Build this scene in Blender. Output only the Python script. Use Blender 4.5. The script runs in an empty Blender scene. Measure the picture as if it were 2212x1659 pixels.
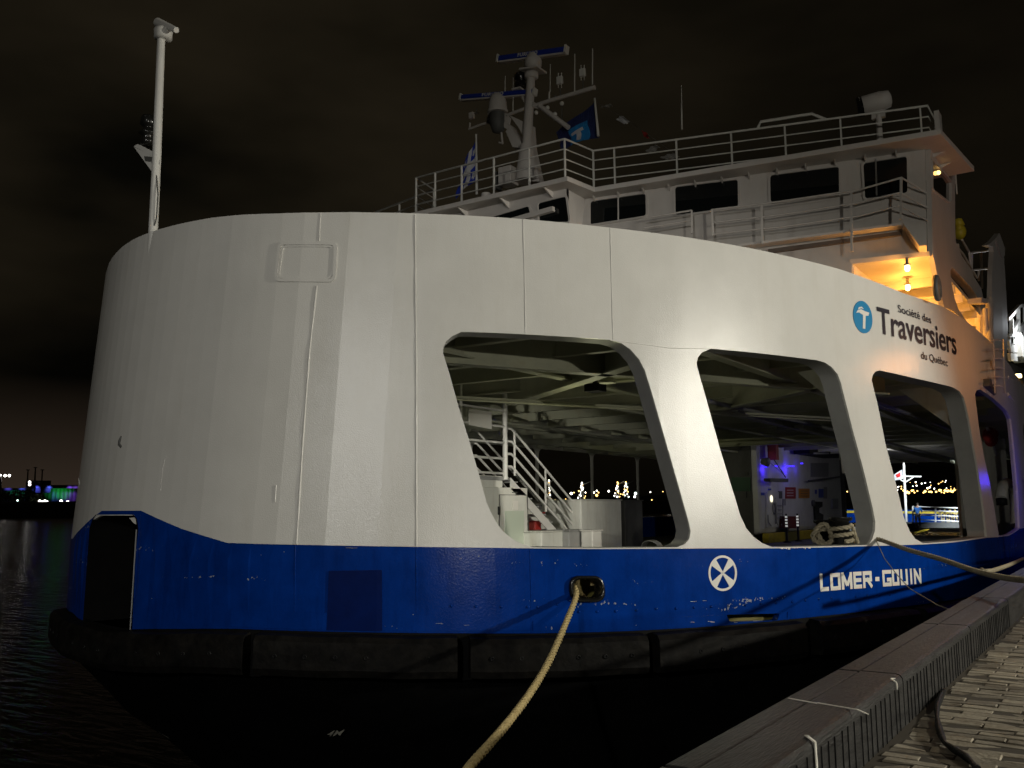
import bpy, bmesh, math, random
from math import *
from mathutils import Vector, Matrix, geometry
random.seed(4)
C = bpy.context.scene.collection
SC = bpy.context.scene

# ---------------------------------------------------------------- camera
# world: X = across the ship (quay side is larger X), Y = along the quay and the ship, Z up, water at 0
F_, CX, CY, EYE = 2000.0, 1106.0, 829.5, 6.0
HEAD = radians(33.8684); PITCH = radians(7.595); ROLL = radians(0.388)
ca, sa = cos(HEAD), sin(HEAD)
def rr(u, v):
    x = (u-CX)/F_; y = -(v-CY)/F_
    c, s = cos(ROLL), sin(ROLL)
    xr = x*c+y*s; yr = -x*s+y*c
    Y = cos(PITCH)-yr*sin(PITCH); Z = sin(PITCH)+yr*cos(PITCH)
    return Vector((xr*ca-Y*sa, xr*sa+Y*ca, Z))
def on_t(u, v, t): r = rr(u, v); return Vector((0, 0, EYE))+r*(t/r.x)
def on_s(u, v, s): r = rr(u, v); return Vector((0, 0, EYE))+r*(s/r.y)
def on_z(u, v, z): r = rr(u, v); return Vector((0, 0, EYE))+r*((z-EYE)/r.z)
def at_d(u, v, d): r = rr(u, v); return Vector((0, 0, EYE))+r*(d/sqrt(r.x**2+r.y**2))
def camframe(X, Y, Z): return Vector((X*ca-Y*sa, X*sa+Y*ca, Z))   # right / ahead of the photographer
cam = bpy.data.cameras.new('camera'); co = bpy.data.objects.new('camera', cam); C.objects.link(co)
fw = rr(CX, CY).normalized(); rt = (rr(CX+F_, CY)-rr(CX, CY)).normalized(); up = (rr(CX, CY-F_)-rr(CX, CY)).normalized()
co.matrix_world = Matrix(((rt.x, up.x, -fw.x, 0), (rt.y, up.y, -fw.y, 0), (rt.z, up.z, -fw.z, EYE), (0, 0, 0, 1)))
cam.sensor_width = 36; cam.lens = F_/2212*36; cam.clip_end = 6000; cam.clip_start = .05
SC.camera = co
SC.view_settings.view_transform = 'Standard'; SC.view_settings.look = 'None'
SC.view_settings.exposure = 0; SC.view_settings.gamma = 1
# ---------------------------------------------------------------- sky and light
w = bpy.data.worlds.new('World'); SC.world = w; w.use_nodes = True
nt = w.node_tree; N = nt.nodes; L = nt.links
bg = N['Background']
tc_ = N.new('ShaderNodeTexCoord'); mp = N.new('ShaderNodeMapping'); mp.inputs['Scale'].default_value = (1.6, 1.6, 4)
nz = N.new('ShaderNodeTexNoise'); nz.inputs['Scale'].default_value = 1.5; nz.inputs['Detail'].default_value = 4; nz.inputs['Roughness'].default_value = .5
cr = N.new('ShaderNodeValToRGB')
cr.color_ramp.elements[0].position = .33; cr.color_ramp.elements[0].color = (.0015, .0014, .0009, 1)
cr.color_ramp.elements[1].position = .62; cr.color_ramp.elements[1].color = (.0098, .0076, .0044, 1)
L.new(tc_.outputs['Generated'], mp.inputs['Vector']); L.new(mp.outputs['Vector'], nz.inputs['Vector']); L.new(nz.outputs['Fac'], cr.inputs['Fac'])
# glow of the town low on the horizon
sx = N.new('ShaderNodeSeparateXYZ'); L.new(tc_.outputs['Generated'], sx.inputs[0])
m1 = N.new('ShaderNodeMapRange'); m1.inputs['From Min'].default_value = 0; m1.inputs['From Max'].default_value = .13; m1.inputs['To Min'].default_value = 1; m1.inputs['To Max'].default_value = 0
L.new(sx.outputs['Z'], m1.inputs['Value'])
dt = N.new('ShaderNodeVectorMath'); dt.operation = 'DOT_PRODUCT'
gd = rr(150, 1090).normalized(); dt.inputs[1].default_value = (gd.x, gd.y, 0); L.new(tc_.outputs['Generated'], dt.inputs[0])
m2 = N.new('ShaderNodeMapRange'); m2.inputs['From Min'].default_value = .93; m2.inputs['From Max'].default_value = 1; L.new(dt.outputs['Value'], m2.inputs['Value'])
mu = N.new('ShaderNodeMath'); mu.operation = 'MULTIPLY'; L.new(m1.outputs[0], mu.inputs[0]); L.new(m2.outputs[0], mu.inputs[1])
mx = N.new('ShaderNodeMix'); mx.data_type = 'RGBA'; mx.inputs['B'].default_value = (.030, .021, .015, 1)
m3 = N.new('ShaderNodeMapRange'); m3.inputs['From Min'].default_value = -.01; m3.inputs['From Max'].default_value = .28; m3.inputs['To Min'].default_value = .16; L.new(sx.outputs['Z'], m3.inputs['Value'])
d4 = N.new('ShaderNodeVectorMath'); d4.operation = 'DOT_PRODUCT'; ld = camframe(-1, .25, 0).normalized(); d4.inputs[1].default_value = ld; L.new(tc_.outputs['Generated'], d4.inputs[0])
m4 = N.new('ShaderNodeMapRange'); m4.inputs['From Min'].default_value = -.3; m4.inputs['From Max'].default_value = .35; m4.inputs['To Min'].default_value = .45; m4.inputs['To Max'].default_value = 1.15; L.new(d4.outputs['Value'], m4.inputs['Value'])
m5 = N.new('ShaderNodeMath'); m5.operation = 'MULTIPLY'; L.new(m3.outputs[0], m5.inputs[0]); L.new(m4.outputs[0], m5.inputs[1])
dk = N.new('ShaderNodeMix'); dk.data_type = 'RGBA'; dk.blend_type = 'MULTIPLY'; dk.inputs['Factor'].default_value = 1; L.new(cr.outputs['Color'], dk.inputs['A']); L.new(m5.outputs[0], dk.inputs['B'])
L.new(mu.outputs[0], mx.inputs['Factor']); L.new(dk.outputs['Result'], mx.inputs['A']); L.new(mx.outputs['Result'], bg.inputs['Color'])
bg.inputs['Strength'].default_value = 1.0

def light(name, kind, loc, target, energy, color, size=.3, spot=60, blend=.4):
    l = bpy.data.lights.new(name, kind); l.energy = energy; l.color = color
    if kind == 'SPOT': l.spot_size = radians(spot); l.spot_blend = blend; l.shadow_soft_size = size
    elif kind == 'POINT': l.shadow_soft_size = size
    o = bpy.data.objects.new(name, l); C.objects.link(o); o.location = loc
    d = Vector(target)-Vector(loc); o.rotation_euler = d.to_track_quat('-Z', 'Y').to_euler()
    return o
WARM = (1, .955, .83)
light('quay_floodlight', 'SPOT', camframe(12, -28, 7.4), camframe(5.5, 15, 6.4), 9200, WARM, .3, 44, .8)
light('plaza_lamp', 'SPOT', camframe(24.2, 4.0, 10.3), camframe(0, 14.4, 5.4), 13300, (1, .95, .82), .3, 50, .45)
light('paving_lamp', 'SPOT', camframe(13, 9, 9.5), camframe(3.4, 6.6, 4.4), 900, (1, .92, .72), .2, 50, .6)
moon = light('moon', 'SUN', (0, 0, 50), (10, 30, 0), .012, (1, .93, .85)); moon.data.angle = radians(8)

# ---------------------------------------------------------------- materials
def grime(m, dark=.25, lo=.55, hi=.8, stretch=(2.5, 2.5, .22), tint=(.6, .5, .38), chips=0, zr=None):
    '''uneven dirt runs and bare chips added to a paint'''
    n = m.node_tree.nodes; l = m.node_tree.links; b = n['Principled BSDF']; src = b.inputs['Base Color'].links[0].from_socket
    tc = n.new('ShaderNodeTexCoord'); mp = n.new('ShaderNodeMapping'); mp.inputs['Scale'].default_value = stretch; l.new(tc.outputs['Object'], mp.inputs['Vector'])
    t = n.new('ShaderNodeTexNoise'); t.inputs['Scale'].default_value = 1.6; t.inputs['Detail'].default_value = 8; t.inputs['Roughness'].default_value = .72; l.new(mp.outputs[0], t.inputs['Vector'])
    mr = n.new('ShaderNodeMapRange'); mr.inputs['From Min'].default_value = lo; mr.inputs['From Max'].default_value = hi; mr.inputs['To Max'].default_value = dark; l.new(t.outputs['Fac'], mr.inputs['Value'])
    mm = n.new('ShaderNodeMix'); mm.data_type = 'RGBA'; mm.blend_type = 'MULTIPLY'; mm.inputs['B'].default_value = (*tint, 1); l.new(mr.outputs[0], mm.inputs['Factor']); l.new(src, mm.inputs['A']); out = mm.outputs['Result']
    if chips:
        t2 = n.new('ShaderNodeTexNoise'); t2.inputs['Scale'].default_value = 22; t2.inputs['Detail'].default_value = 5; l.new(tc.outputs['Object'], t2.inputs['Vector'])
        t3 = n.new('ShaderNodeTexNoise'); t3.inputs['Scale'].default_value = 1.1; t3.inputs['Detail'].default_value = 2; mp3 = n.new('ShaderNodeMapping'); mp3.inputs['Scale'].default_value = (.6, .6, 5); l.new(tc.outputs['Object'], mp3.inputs['Vector']); l.new(mp3.outputs[0], t3.inputs['Vector'])
        a = n.new('ShaderNodeMath'); a.operation = 'MULTIPLY'; l.new(t2.outputs['Fac'], a.inputs[0]); l.new(t3.outputs['Fac'], a.inputs[1])
        r = n.new('ShaderNodeMapRange'); r.inputs['From Min'].default_value = chips; r.inputs['From Max'].default_value = chips+.012; l.new(a.outputs[0], r.inputs['Value'])
        m2 = n.new('ShaderNodeMix'); m2.data_type = 'RGBA'; m2.inputs['B'].default_value = (.25, .27, .32, 1); l.new(r.outputs[0], m2.inputs['Factor']); l.new(out, m2.inputs['A']); out = m2.outputs['Result']
    l.new(out, b.inputs['Base Color'])

def mat(name, col, rough=.5, metal=0, bump=0, bscale=20, var=0, vscale=3, spec=.5, coat=0, emit=None, es=1, stretch=None, rvar=0):
    m = bpy.data.materials.new(name); m.use_nodes = True; n = m.node_tree.nodes; l = m.node_tree.links
    b = n['Principled BSDF']; b.inputs['Base Color'].default_value = (*col, 1); b.inputs['Roughness'].default_value = rough
    b.inputs['Metallic'].default_value = metal; b.inputs['Specular IOR Level'].default_value = spec; b.inputs['Coat Weight'].default_value = coat
    tc = n.new('ShaderNodeTexCoord'); src = tc.outputs['Object']
    if stretch:
        mpp = n.new('ShaderNodeMapping'); mpp.inputs['Scale'].default_value = stretch; l.new(src, mpp.inputs['Vector']); src = mpp.outputs['Vector']
    if var:
        t = n.new('ShaderNodeTexNoise'); t.inputs['Scale'].default_value = vscale; t.inputs['Detail'].default_value = 6; t.inputs['Roughness'].default_value = .65; l.new(src, t.inputs['Vector'])
        mr = n.new('ShaderNodeMapRange'); mr.inputs['From Min'].default_value = .3; mr.inputs['From Max'].default_value = .7; mr.inputs['To Min'].default_value = 1-var; mr.inputs['To Max'].default_value = 1+var*.6
        l.new(t.outputs['Fac'], mr.inputs['Value'])
        mm = n.new('ShaderNodeMix'); mm.data_type = 'RGBA'; mm.blend_type = 'MULTIPLY'; mm.inputs['Factor'].default_value = 1; mm.inputs['A'].default_value = (*col, 1)
        l.new(mr.outputs[0], mm.inputs['B']); l.new(mm.outputs['Result'], b.inputs['Base Color'])
        if rvar:
            mr2 = n.new('ShaderNodeMapRange'); mr2.inputs['To Min'].default_value = rough-rvar; mr2.inputs['To Max'].default_value = rough+rvar; l.new(t.outputs['Fac'], mr2.inputs['Value']); l.new(mr2.outputs[0], b.inputs['Roughness'])
    if bump:
        t = n.new('ShaderNodeTexNoise'); t.inputs['Scale'].default_value = bscale; t.inputs['Detail'].default_value = 3; l.new(src, t.inputs['Vector'])
        bp = n.new('ShaderNodeBump'); bp.inputs['Strength'].default_value = bump; bp.inputs['Distance'].default_value = .02; l.new(t.outputs['Fac'], bp.inputs['Height']); l.new(bp.outputs[0], b.inputs['Normal'])
    if emit:
        b.inputs['Emission Color'].default_value = (*emit, 1); b.inputs['Emission Strength'].default_value = es
        m.cycles.emission_sampling = 'NONE'
    return m
M = dict(
 hullwhite=mat('white_hull_paint', (.64, .63, .59), .22, bump=.16, bscale=66, var=.05, vscale=1.1, rvar=.05, spec=.5),
 hullblue=mat('blue_hull_paint', (.001, .031, .225), .2, bump=.09, bscale=34, var=.25, vscale=1.4, rvar=.05, spec=.11),
 black=mat('black_rubber', (.010, .010, .010), .5, bump=.5, bscale=9, var=.4, spec=.15),
 fender=mat('worn_black_fender', (.006, .0058, .0055), .6, spec=.10, bump=.7, bscale=6, var=.6, vscale=4),
 draft=mat('draft_mark_paint', (.5, .48, .4), .6), bluedark=mat('dark_blue_patch', (.0006, .009, .08), .35, spec=.06, bump=.05, bscale=30, var=.2),
 hullblack=mat('black_antifouling', (.005, .005, .005), .6, spec=.08, var=.4, vscale=2),
 white=mat('white_fitting_paint', (.66, .65, .61), .45, var=.06, vscale=3),
 wing=mat('white_superstructure', (.56, .53, .50), .55, var=.07, vscale=1.2, bump=.1, bscale=5),
 inner=mat('white_car_deck_paint', (.66, .66, .60), .55, var=.15, vscale=1),
 ceil=mat('ceiling_paint', (.50, .51, .38), .6, var=.25, vscale=.8),
 deck=mat('car_deck_coating', (.10, .11, .085), .75, bump=.4, bscale=30, var=.4),
 glass=mat('dark_window_glass', (.004, .006, .007), .06, spec=.6),
 chock=mat('gloss_black_casting', (.010, .010, .009), .22, bump=.3, bscale=12),
 ink=mat('navy_lettering', (.006, .008, .02), .5),
 cyan=mat('logo_blue', (.0, .20, .42), .45),
 letter=mat('white_lettering', (.72, .70, .64), .4),
 rope=mat('yellow_rope', (.58, .46, .21), .8, bump=1, bscale=60, var=.2, vscale=30),
 rope2=mat('weathered_rope', (.32, .28, .19), .85, bump=1, bscale=60, var=.3, vscale=20),
 redd=mat('dark_red_paint', (.12, .012, .012), .5), doorglass=mat('frosted_door_window', (.50, .56, .46), .3), red=mat('red_paint', (.32, .02, .015), .5), orange=mat('orange_sign', (.55, .22, .02), .5), green=mat('green_sign', (.02, .08, .04), .5),
 yellow=mat('yellow_paint', (.50, .38, .03), .6, var=.25), bluesign=mat('blue_sign', (.03, .06, .4), .5),
 radarblue=mat('radar_blue', (.01, .035, .30), .4), steel=mat('galvanised_steel', (.35, .35, .34), .45, metal=.6, var=.2),
 brick=mat('paving_brick', (.34, .305, .235), .8, bump=.3, bscale=35, var=.25, vscale=5), sand=mat('joint_sand', (.055, .045, .03), .95),
 kerb=mat('tarred_timber', (.025, .0245, .024), .45, bump=.5, bscale=14, var=.6, vscale=3, stretch=(6, .7, 6), rvar=.12, spec=.25),
 quay=mat('quay_concrete', (.03, .03, .028), .9, var=.4), tape=mat('reflective_paint', (.78, .76, .68), .5),
 olive=mat('recess_primer', (.16, .14, .03), .7), darkgrey=mat('dark_grey_paint', (.09, .09, .085), .6, var=.2),
 grille=mat('ventilation_grille', (.12, .10, .085), .7), grey=mat('grey_paint', (.30, .30, .29), .5, var=.1),
 lampw=mat('white_lamp', (1, 1, 1), emit=(1, .97, .88), es=7), lampy=mat('amber_lamp', (1, .8, .5), emit=(1, .62, .18), es=4),
 lampg=mat('greenish_lamp', (1, 1, 1), emit=(.75, 1, .85), es=4), lampr=mat('red_lamp', (1, 0, 0), emit=(1, .15, .08), es=3), lampb=mat('blue_lamp', (0, 0, 1), emit=(.06, .03, 1), es=1.6),
 bulb=mat('sodium_bulb', (1, .8, .5), emit=(1, .72, .28), es=14), port=mat('lit_porthole', (1, .95, .8), emit=(1, .93, .68), es=1.4),
 hill=mat('dark_hillside', (.010, .010, .009), 1), tree=mat('dark_foliage', (.03, .045, .02), .9), bark=mat('bark', (.05, .04, .03), .9),
 silo=mat('silo_concrete', (.30, .29, .27), .8, var=.2, vscale=.2), skin=mat('skin', (.45, .28, .20), .6), shirt=mat('blue_shirt', (.03, .14, .42), .8), trousers=mat('black_trousers', (.01, .01, .014), .8), hair=mat('dark_hair', (.02, .015, .01), .7),
 flagblue=mat('flag_blue', (.01, .04, .42), .8), flagcyan=mat('flag_light_blue', (.01, .22, .55), .8), flagwhite=mat('flag_white', (.6, .6, .62), .8), flagdark=mat('flag_navy', (.012, .022, .11), .8),
 maple=mat('maple_red', (.6, .02, .02), .7), buoy=mat('yellow_float', (.45, .38, .02), .5),
)

grime(M['hullwhite'], .16, .5, .75, (1.6, 1.6, .18), (.72, .66, .55))
grime(M['hullblue'], .5, .5, .72, (2, 2, .5), (.45, .42, .45), chips=.436)
grime(M['wing'], .25, .5, .75, (3, 3, .3)); grime(M['inner'], .4, .48, .75, (3, 3, .4)); grime(M['fender'], .6, .4, .6, (3, 3, 3), (2.2, 2.0, 1.7)); grime(M['ceil'], .5, .5, .75, (2, 2, 2), (.6, .45, .3)); grime(M['kerb'], .8, .5, .7, (5, 1, 3), (1.9, 1.9, 1.85)); grime(M['brick'], .75, .45, .62, (2.2, 2.2, 2), (.45, .4, .33)); grime(M['rope'], .5, .45, .65, (9, 9, 9), (.6, .5, .35))
# ---------------------------------------------------------------- helpers
def tag(o, label=None, cat=None, group=None, kind=None):
    if label: o['label'] = label
    if cat: o['category'] = cat
    if group: o['group'] = group
    if kind: o['kind'] = kind
    return o
def empty(name, loc=(0, 0, 0)):
    o = bpy.data.objects.new(name, None); C.objects.link(o); o.location = loc; return o
PINV = {}
def setparent(o, p):
    if p is None: return
    o.parent = p
    m = Matrix.Identity(4); q = p
    while q is not None:
        if q.type == 'EMPTY': m = Matrix.Translation(-Vector(q.location)) @ m
        q = q.parent
    if p.type == 'EMPTY': o.matrix_parent_inverse = m
V = Vector
class MB:
    def __init__(s): s.v = []; s.f = []; s.sm = []; s.mi = []; s.cm = 0
    def add(s, vs, fs, smooth=False):
        o = len(s.v); s.v += [tuple(x) for x in vs]; s.f += [tuple(i+o for i in f) for f in fs]; s.sm += [smooth]*len(fs); s.mi += [s.cm]*len(fs); return s
    def box(s, c, size, rz=0, mat3=None):
        hx, hy, hz = size[0]/2, size[1]/2, size[2]/2; R = mat3 or Matrix.Rotation(rz, 3, 'Z')
        vs = [V(c)+R @ V((x*hx, y*hy, z*hz)) for x in (-1, 1) for y in (-1, 1) for z in (-1, 1)]
        return s.add(vs, [(0, 1, 3, 2), (4, 6, 7, 5), (0, 4, 5, 1), (2, 3, 7, 6), (0, 2, 6, 4), (1, 5, 7, 3)])
    def bar(s, a, b, w, h=None, upv=(0, 0, 1)):
        a, b = V(a), V(b); h = h or w; d = (b-a).normalized(); u = V(upv)
        if abs(d.dot(u)) > .98: u = V((1, 0, 0))
        x = d.cross(u).normalized(); y = x.cross(d).normalized()
        vs = [p+x*(i*w/2)+y*(j*h/2) for p in (a, b) for i in (-1, 1) for j in (-1, 1)]
        return s.add(vs, [(0, 1, 3, 2), (4, 6, 7, 5), (0, 4, 5, 1), (2, 3, 7, 6), (0, 2, 6, 4), (1, 5, 7, 3)])
    def tube(s, pts, r, seg=10, caps=True):
        pts = [V(p) for p in pts]; n = len(pts); rs = r if isinstance(r, (list, tuple)) else [r]*n
        rings = []; prev = None
        for i, p in enumerate(pts):
            d = (pts[min(i+1, n-1)]-pts[max(i-1, 0)]).normalized()
            if prev is None:
                u = V((0, 0, 1)) if abs(d.z) < .9 else V((1, 0, 0)); x = d.cross(u).normalized()
            else: x = (prev-d*prev.dot(d)).normalized()
            prev = x; y = d.cross(x)
            rings.append([p+(x*cos(2*pi*k/seg)+y*sin(2*pi*k/seg))*rs[i] for k in range(seg)])
        vs = [q for rg in rings for q in rg]; fs = []
        for i in range(n-1):
            for k in range(seg): k2 = (k+1) % seg; fs.append((i*seg+k, i*seg+k2, (i+1)*seg+k2, (i+1)*seg+k))
        s.add(vs, fs, True)
        if caps:
            s.add(rings[0], [tuple(range(seg))[::-1]]); s.add(rings[-1], [tuple(range(seg))])
        return s
    def prism(s, poly, off):
        n = len(poly); off = V(off); a = [V(p) for p in poly]; b = [p+off for p in a]
        s.add(a+b, [tuple(range(n)), tuple(range(2*n-1, n-1, -1))]+[(i, i+n, (i+1) % n+n, (i+1) % n) for i in range(n)]); return s
    def sphere(s, c, r, seg=12, rg=8, sc=(1, 1, 1)):
        vs = []; fs = []
        for i in range(rg+1):
            for k in range(seg):
                th = pi*i/rg; ph = 2*pi*k/seg; vs.append(V(c)+V((r*sc[0]*sin(th)*cos(ph), r*sc[1]*sin(th)*sin(ph), r*sc[2]*cos(th))))
        for i in range(rg):
            for k in range(seg): k2 = (k+1) % seg; fs.append((i*seg+k, (i+1)*seg+k, (i+1)*seg+k2, i*seg+k2))
        return s.add(vs, fs, True)
    def lathe(s, base, prof, axis=(0, 0, 1), seg=20):
        z = V(axis).normalized(); u = V((1, 0, 0)) if abs(z.x) < .9 else V((0, 1, 0)); x = z.cross(u).normalized(); y = z.cross(x)
        vs = [V(base)+z*h+(x*cos(2*pi*k/seg)+y*sin(2*pi*k/seg))*r for r, h in prof for k in range(seg)]; fs = []
        for i in range(len(prof)-1):
            for k in range(seg): k2 = (k+1) % seg; fs.append((i*seg+k, i*seg+k2, (i+1)*seg+k2, (i+1)*seg+k))
        s.add(vs, fs, True); n = len(prof)
        s.add(vs[:seg], [tuple(range(seg))[::-1]]); s.add(vs[(n-1)*seg:], [tuple(range(seg))]); return s
    def build(s, name, m, parent=None, bevel=0):
        me = bpy.data.meshes.new(name); me.from_pydata(s.v, [], s.f)
        for m_ in (m if isinstance(m, list) else [m]): me.materials.append(m_)
        me.polygons.foreach_set('use_smooth', s.sm); me.polygons.foreach_set('material_index', s.mi)
        bm = bmesh.new(); bm.from_mesh(me); bmesh.ops.recalc_face_normals(bm, faces=bm.faces); bm.to_mesh(me); bm.free()
        o = bpy.data.objects.new(name, me); C.objects.link(o); setparent(o, parent)
        if bevel:
            b = o.modifiers.new('bevel', 'BEVEL'); b.width = bevel; b.segments = 2; b.limit_method = 'ANGLE'
        return o
def inpoly(x, y, P):
    c = False; j = len(P)-1
    for i in range(len(P)):
        xi, yi = P[i]; xj, yj = P[j]
        if (yi > y) != (yj > y) and x < (xj-xi)*(y-yi)/(yj-yi)+xi: c = not c
        j = i
    return c
def densify(P, d):
    out = []
    for i in range(len(P)):
        a = P[i]; b = P[(i+1) % len(P)]; l = hypot(b[0]-a[0], b[1]-a[1]); n = max(1, int(ceil(l/d)))
        for k in range(n): out.append((a[0]+(b[0]-a[0])*k/n, a[1]+(b[1]-a[1])*k/n))
    return out
def rounded(P, r, seg=5):
    out = []; n = len(P)
    for i in range(n):
        p = V(P[i]); a = (V(P[i-1])-p); b = (V(P[(i+1) % n])-p); rr_ = min(r, a.length*.45, b.length*.45)
        A = p+a.normalized()*rr_; B = p+b.normalized()*rr_
        for k in range(seg+1):
            t = k/seg; q = A*(1-t)**2+p*2*t*(1-t)+B*t*t; out.append((q.x, q.y))
    return out
def sheet(name, outer, holes, mapf, m, parent, off=0, thick=.1, step=.3, dens=.14):
    """a plate with holes laid on a surface: (a, b) -> mapf(a, b, offset)"""
    loops = [densify(outer, dens)]+[densify(h, dens) for h in holes]
    pts = []; edges = []
    for lp in loops:
        o = len(pts); pts += lp; edges += [(o+i, o+(i+1) % len(lp)) for i in range(len(lp))]
    nb = len(pts)
    if mapf is W:
        for fq_ in FAC:
            if min(p[0] for p in loops[0])+.02 < fq_ < max(p[0] for p in loops[0])-.02:
                pts += [(fq_, min(p[1] for p in loops[0])-.01), (fq_, max(p[1] for p in loops[0])+.01)]; edges.append((len(pts)-2, len(pts)-1))
    xs = [p[0] for p in loops[0]]; ys = [p[1] for p in loops[0]]
    cell = {}
    for p in pts: cell.setdefault((int(p[0]//.2), int(p[1]//.2)), []).append(p)
    x = min(xs)+step/2
    while x < max(xs):
        y = min(ys)+step/2
        while y < max(ys):
            ok = inpoly(x, y, loops[0]) and not any(inpoly(x, y, h) for h in loops[1:])
            if ok:
                cx, cy = int(x//.2), int(y//.2)
                for i in (-1, 0, 1):
                    for j in (-1, 0, 1):
                        for p in cell.get((cx+i, cy+j), ()):
                            if hypot(p[0]-x, p[1]-y) < min(.09, dens*.7): ok = False
            if ok: pts.append((x, y))
            y += step
        x += step
    vs, es, fs, _, _, _ = geometry.delaunay_2d_cdt([V(p) for p in pts], edges, [], 0, 1e-6)
    tris = []
    for f in fs:
        cx = sum(vs[i].x for i in f)/len(f); cy = sum(vs[i].y for i in f)/len(f)
        if inpoly(cx, cy, loops[0]) and not any(inpoly(cx, cy, h) for h in loops[1:]): tris.append(tuple(f))
    mb = MB(); A = [mapf(p.x, p.y, off) for p in vs]; B = [mapf(p.x, p.y, off-thick) for p in vs]
    mb.add(A, tris, True)
    if thick:
        mb.add(B, [t[::-1] for t in tris], True)
        cnt = {}
        for t in tris:
            for i in range(len(t)):
                a, b = t[i], t[(i+1) % len(t)]; k = (min(a, b), max(a, b)); cnt.setdefault(k, []).append((a, b))
        rim = [v[0] for v in cnt.values() if len(v) == 1]
        vv = []; ff = []
        for a, b in rim:
            o = len(vv); vv += [A[a], A[b], B[b], B[a]]; ff.append((o+1, o, o+3, o+2))
        mb.add(vv, ff, False)
    me = bpy.data.meshes.new(name); me.from_pydata(mb.v, [], mb.f); me.materials.append(m); me.polygons.foreach_set('use_smooth', mb.sm)
    me.set_sharp_from_angle(angle=radians(2.6))
    o = bpy.data.objects.new(name, me); C.objects.link(o); setparent(o, parent); return o
def strip(name, loop, mapf, m, parent, o0, o1, closed=True):
    """a flange following a loop on a surface, from offset o0 to o1"""
    lp = densify(loop, .15) if closed else loop
    A = [mapf(p[0], p[1], o0) for p in lp]; B = [mapf(p[0], p[1], o1) for p in lp]; n = len(lp)
    fs = [(i, (i+1) % n, (i+1) % n+n, i+n) for i in range(n if closed else n-1)]
    return MB().add(A+B, fs, True).build(name, m, parent)
def text_mesh(body, bold=0, spacing=1, cutlen=.25):
    cu = bpy.data.curves.new('txt', 'FONT'); cu.body = body; cu.size = 1; cu.offset = bold; cu.space_character = spacing; cu.resolution_u = 4
    o = bpy.data.objects.new('txt', cu); C.objects.link(o); bpy.context.view_layer.update()
    me = bpy.data.meshes.new_from_object(o.evaluated_get(bpy.context.evaluated_depsgraph_get()))
    C.objects.unlink(o); bpy.data.objects.remove(o)
    bm = bmesh.new(); bm.from_mesh(me); bmesh.ops.triangulate(bm, faces=bm.faces); bm.verts.index_update()
    vs = [(v.co.x, v.co.y) for v in bm.verts]; fs = [tuple(v.index for v in f.verts) for f in bm.faces]
    bm.free(); bpy.data.meshes.remove(me); return vs, fs
def text_on(name, body, mapf, bl, br, tl, m, parent, off=.006, bold=0, spacing=1, cap=None):
    """lettering fitted between baseline left / right and the cap height at the left, in surface coordinates"""
    vs, fs = text_mesh(body, bold, spacing)
    x0 = min(v[0] for v in vs); x1 = max(v[0] for v in vs); H = cap or .70
    ex = (V(br)-V(bl))/(x1-x0); ey = (V(tl)-V(bl))/H
    P = [V(bl)+ex*(v[0]-x0)+ey*v[1] for v in vs]
    A = [mapf(p.x, p.y, off) for p in P]
    o = MB().add(A, fs).build(name, m, parent); return o
def copy_obj(o, parent=None, loc=None):
    c = o.copy(); C.objects.link(c)
    if parent is not None: c.parent = parent
    if loc is not None: c.location = loc
    for ch in o.children: copy_obj(ch, c)
    return c

# ---------------------------------------------------------------- the shape of the ferry's side
S0, LE, BE, TC, NE = 8.76207, 18.44462, 10.72082, -13.17042, 1.93407
SEND = 74.0
tab = []
for i in range(181):
    th = (pi/2)*i/180
    tab.append((BE*sin(th)**(2/NE) if i else 0, S0+LE-LE*abs(cos(th))**(2/NE)))
tab[-1] = (BE, S0+LE)
for k in range(1, 60): tab.append((BE, S0+LE+k*.5))           # straight side
# the bow is plated in flat strips about a metre wide
_t = tab; cum = [0]
for i in range(1, len(_t)): cum.append(cum[-1]+hypot(_t[i][0]-_t[i-1][0], _t[i][1]-_t[i-1][1]))
def _at(c):
    i = min(max(1, next((j for j in range(len(cum)) if cum[j] >= c), len(cum)-1)), len(cum)-1); f = (c-cum[i-1])/(cum[i]-cum[i-1])
    return (_t[i-1][0]+(_t[i][0]-_t[i-1][0])*f, _t[i-1][1]+(_t[i][1]-_t[i-1][1])*f)
flats = [2.77, 3.51, 4.28, 4.88, 9.18, 10.17]; nodes = list(flats); c_ = .3
while c_ < 24:
    if not (2.6 < c_ < 5.05 or 9.05 < c_ < 10.3): nodes.append(c_)
    c_ += .3
c_ = 24.5
while c_ < cum[-1]: nodes.append(c_); c_ += 1.5
tab = [_t[0]]+[_at(c) for c in sorted(nodes)]+[_t[-1]]
qs = [0]
for i in range(1, len(tab)): qs.append(qs[-1]+hypot(tab[i][0]-tab[i-1][0], tab[i][1]-tab[i-1][1]))
QMAX = qs[-1]
FAC = [q for q in qs if 0 < q < 24]; FAC = [-q for q in FAC[::-1]]+FAC
import bisect
def base(q):
    a = min(abs(q), QMAX-1e-6); i = min(bisect.bisect_right(qs, a)-1, len(qs)-2); f = (a-qs[i])/(qs[i+1]-qs[i])
    x = tab[i][0]+(tab[i+1][0]-tab[i][0])*f; y = tab[i][1]+(tab[i+1][1]-tab[i][1])*f
    return (x if q >= 0 else -x*.958), y
def nrm(q):
    a = base(q-.5); b = base(q+.5); d = V((b[0]-a[0], b[1]-a[1])).normalized(); return V((d.y, -d.x))
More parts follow.
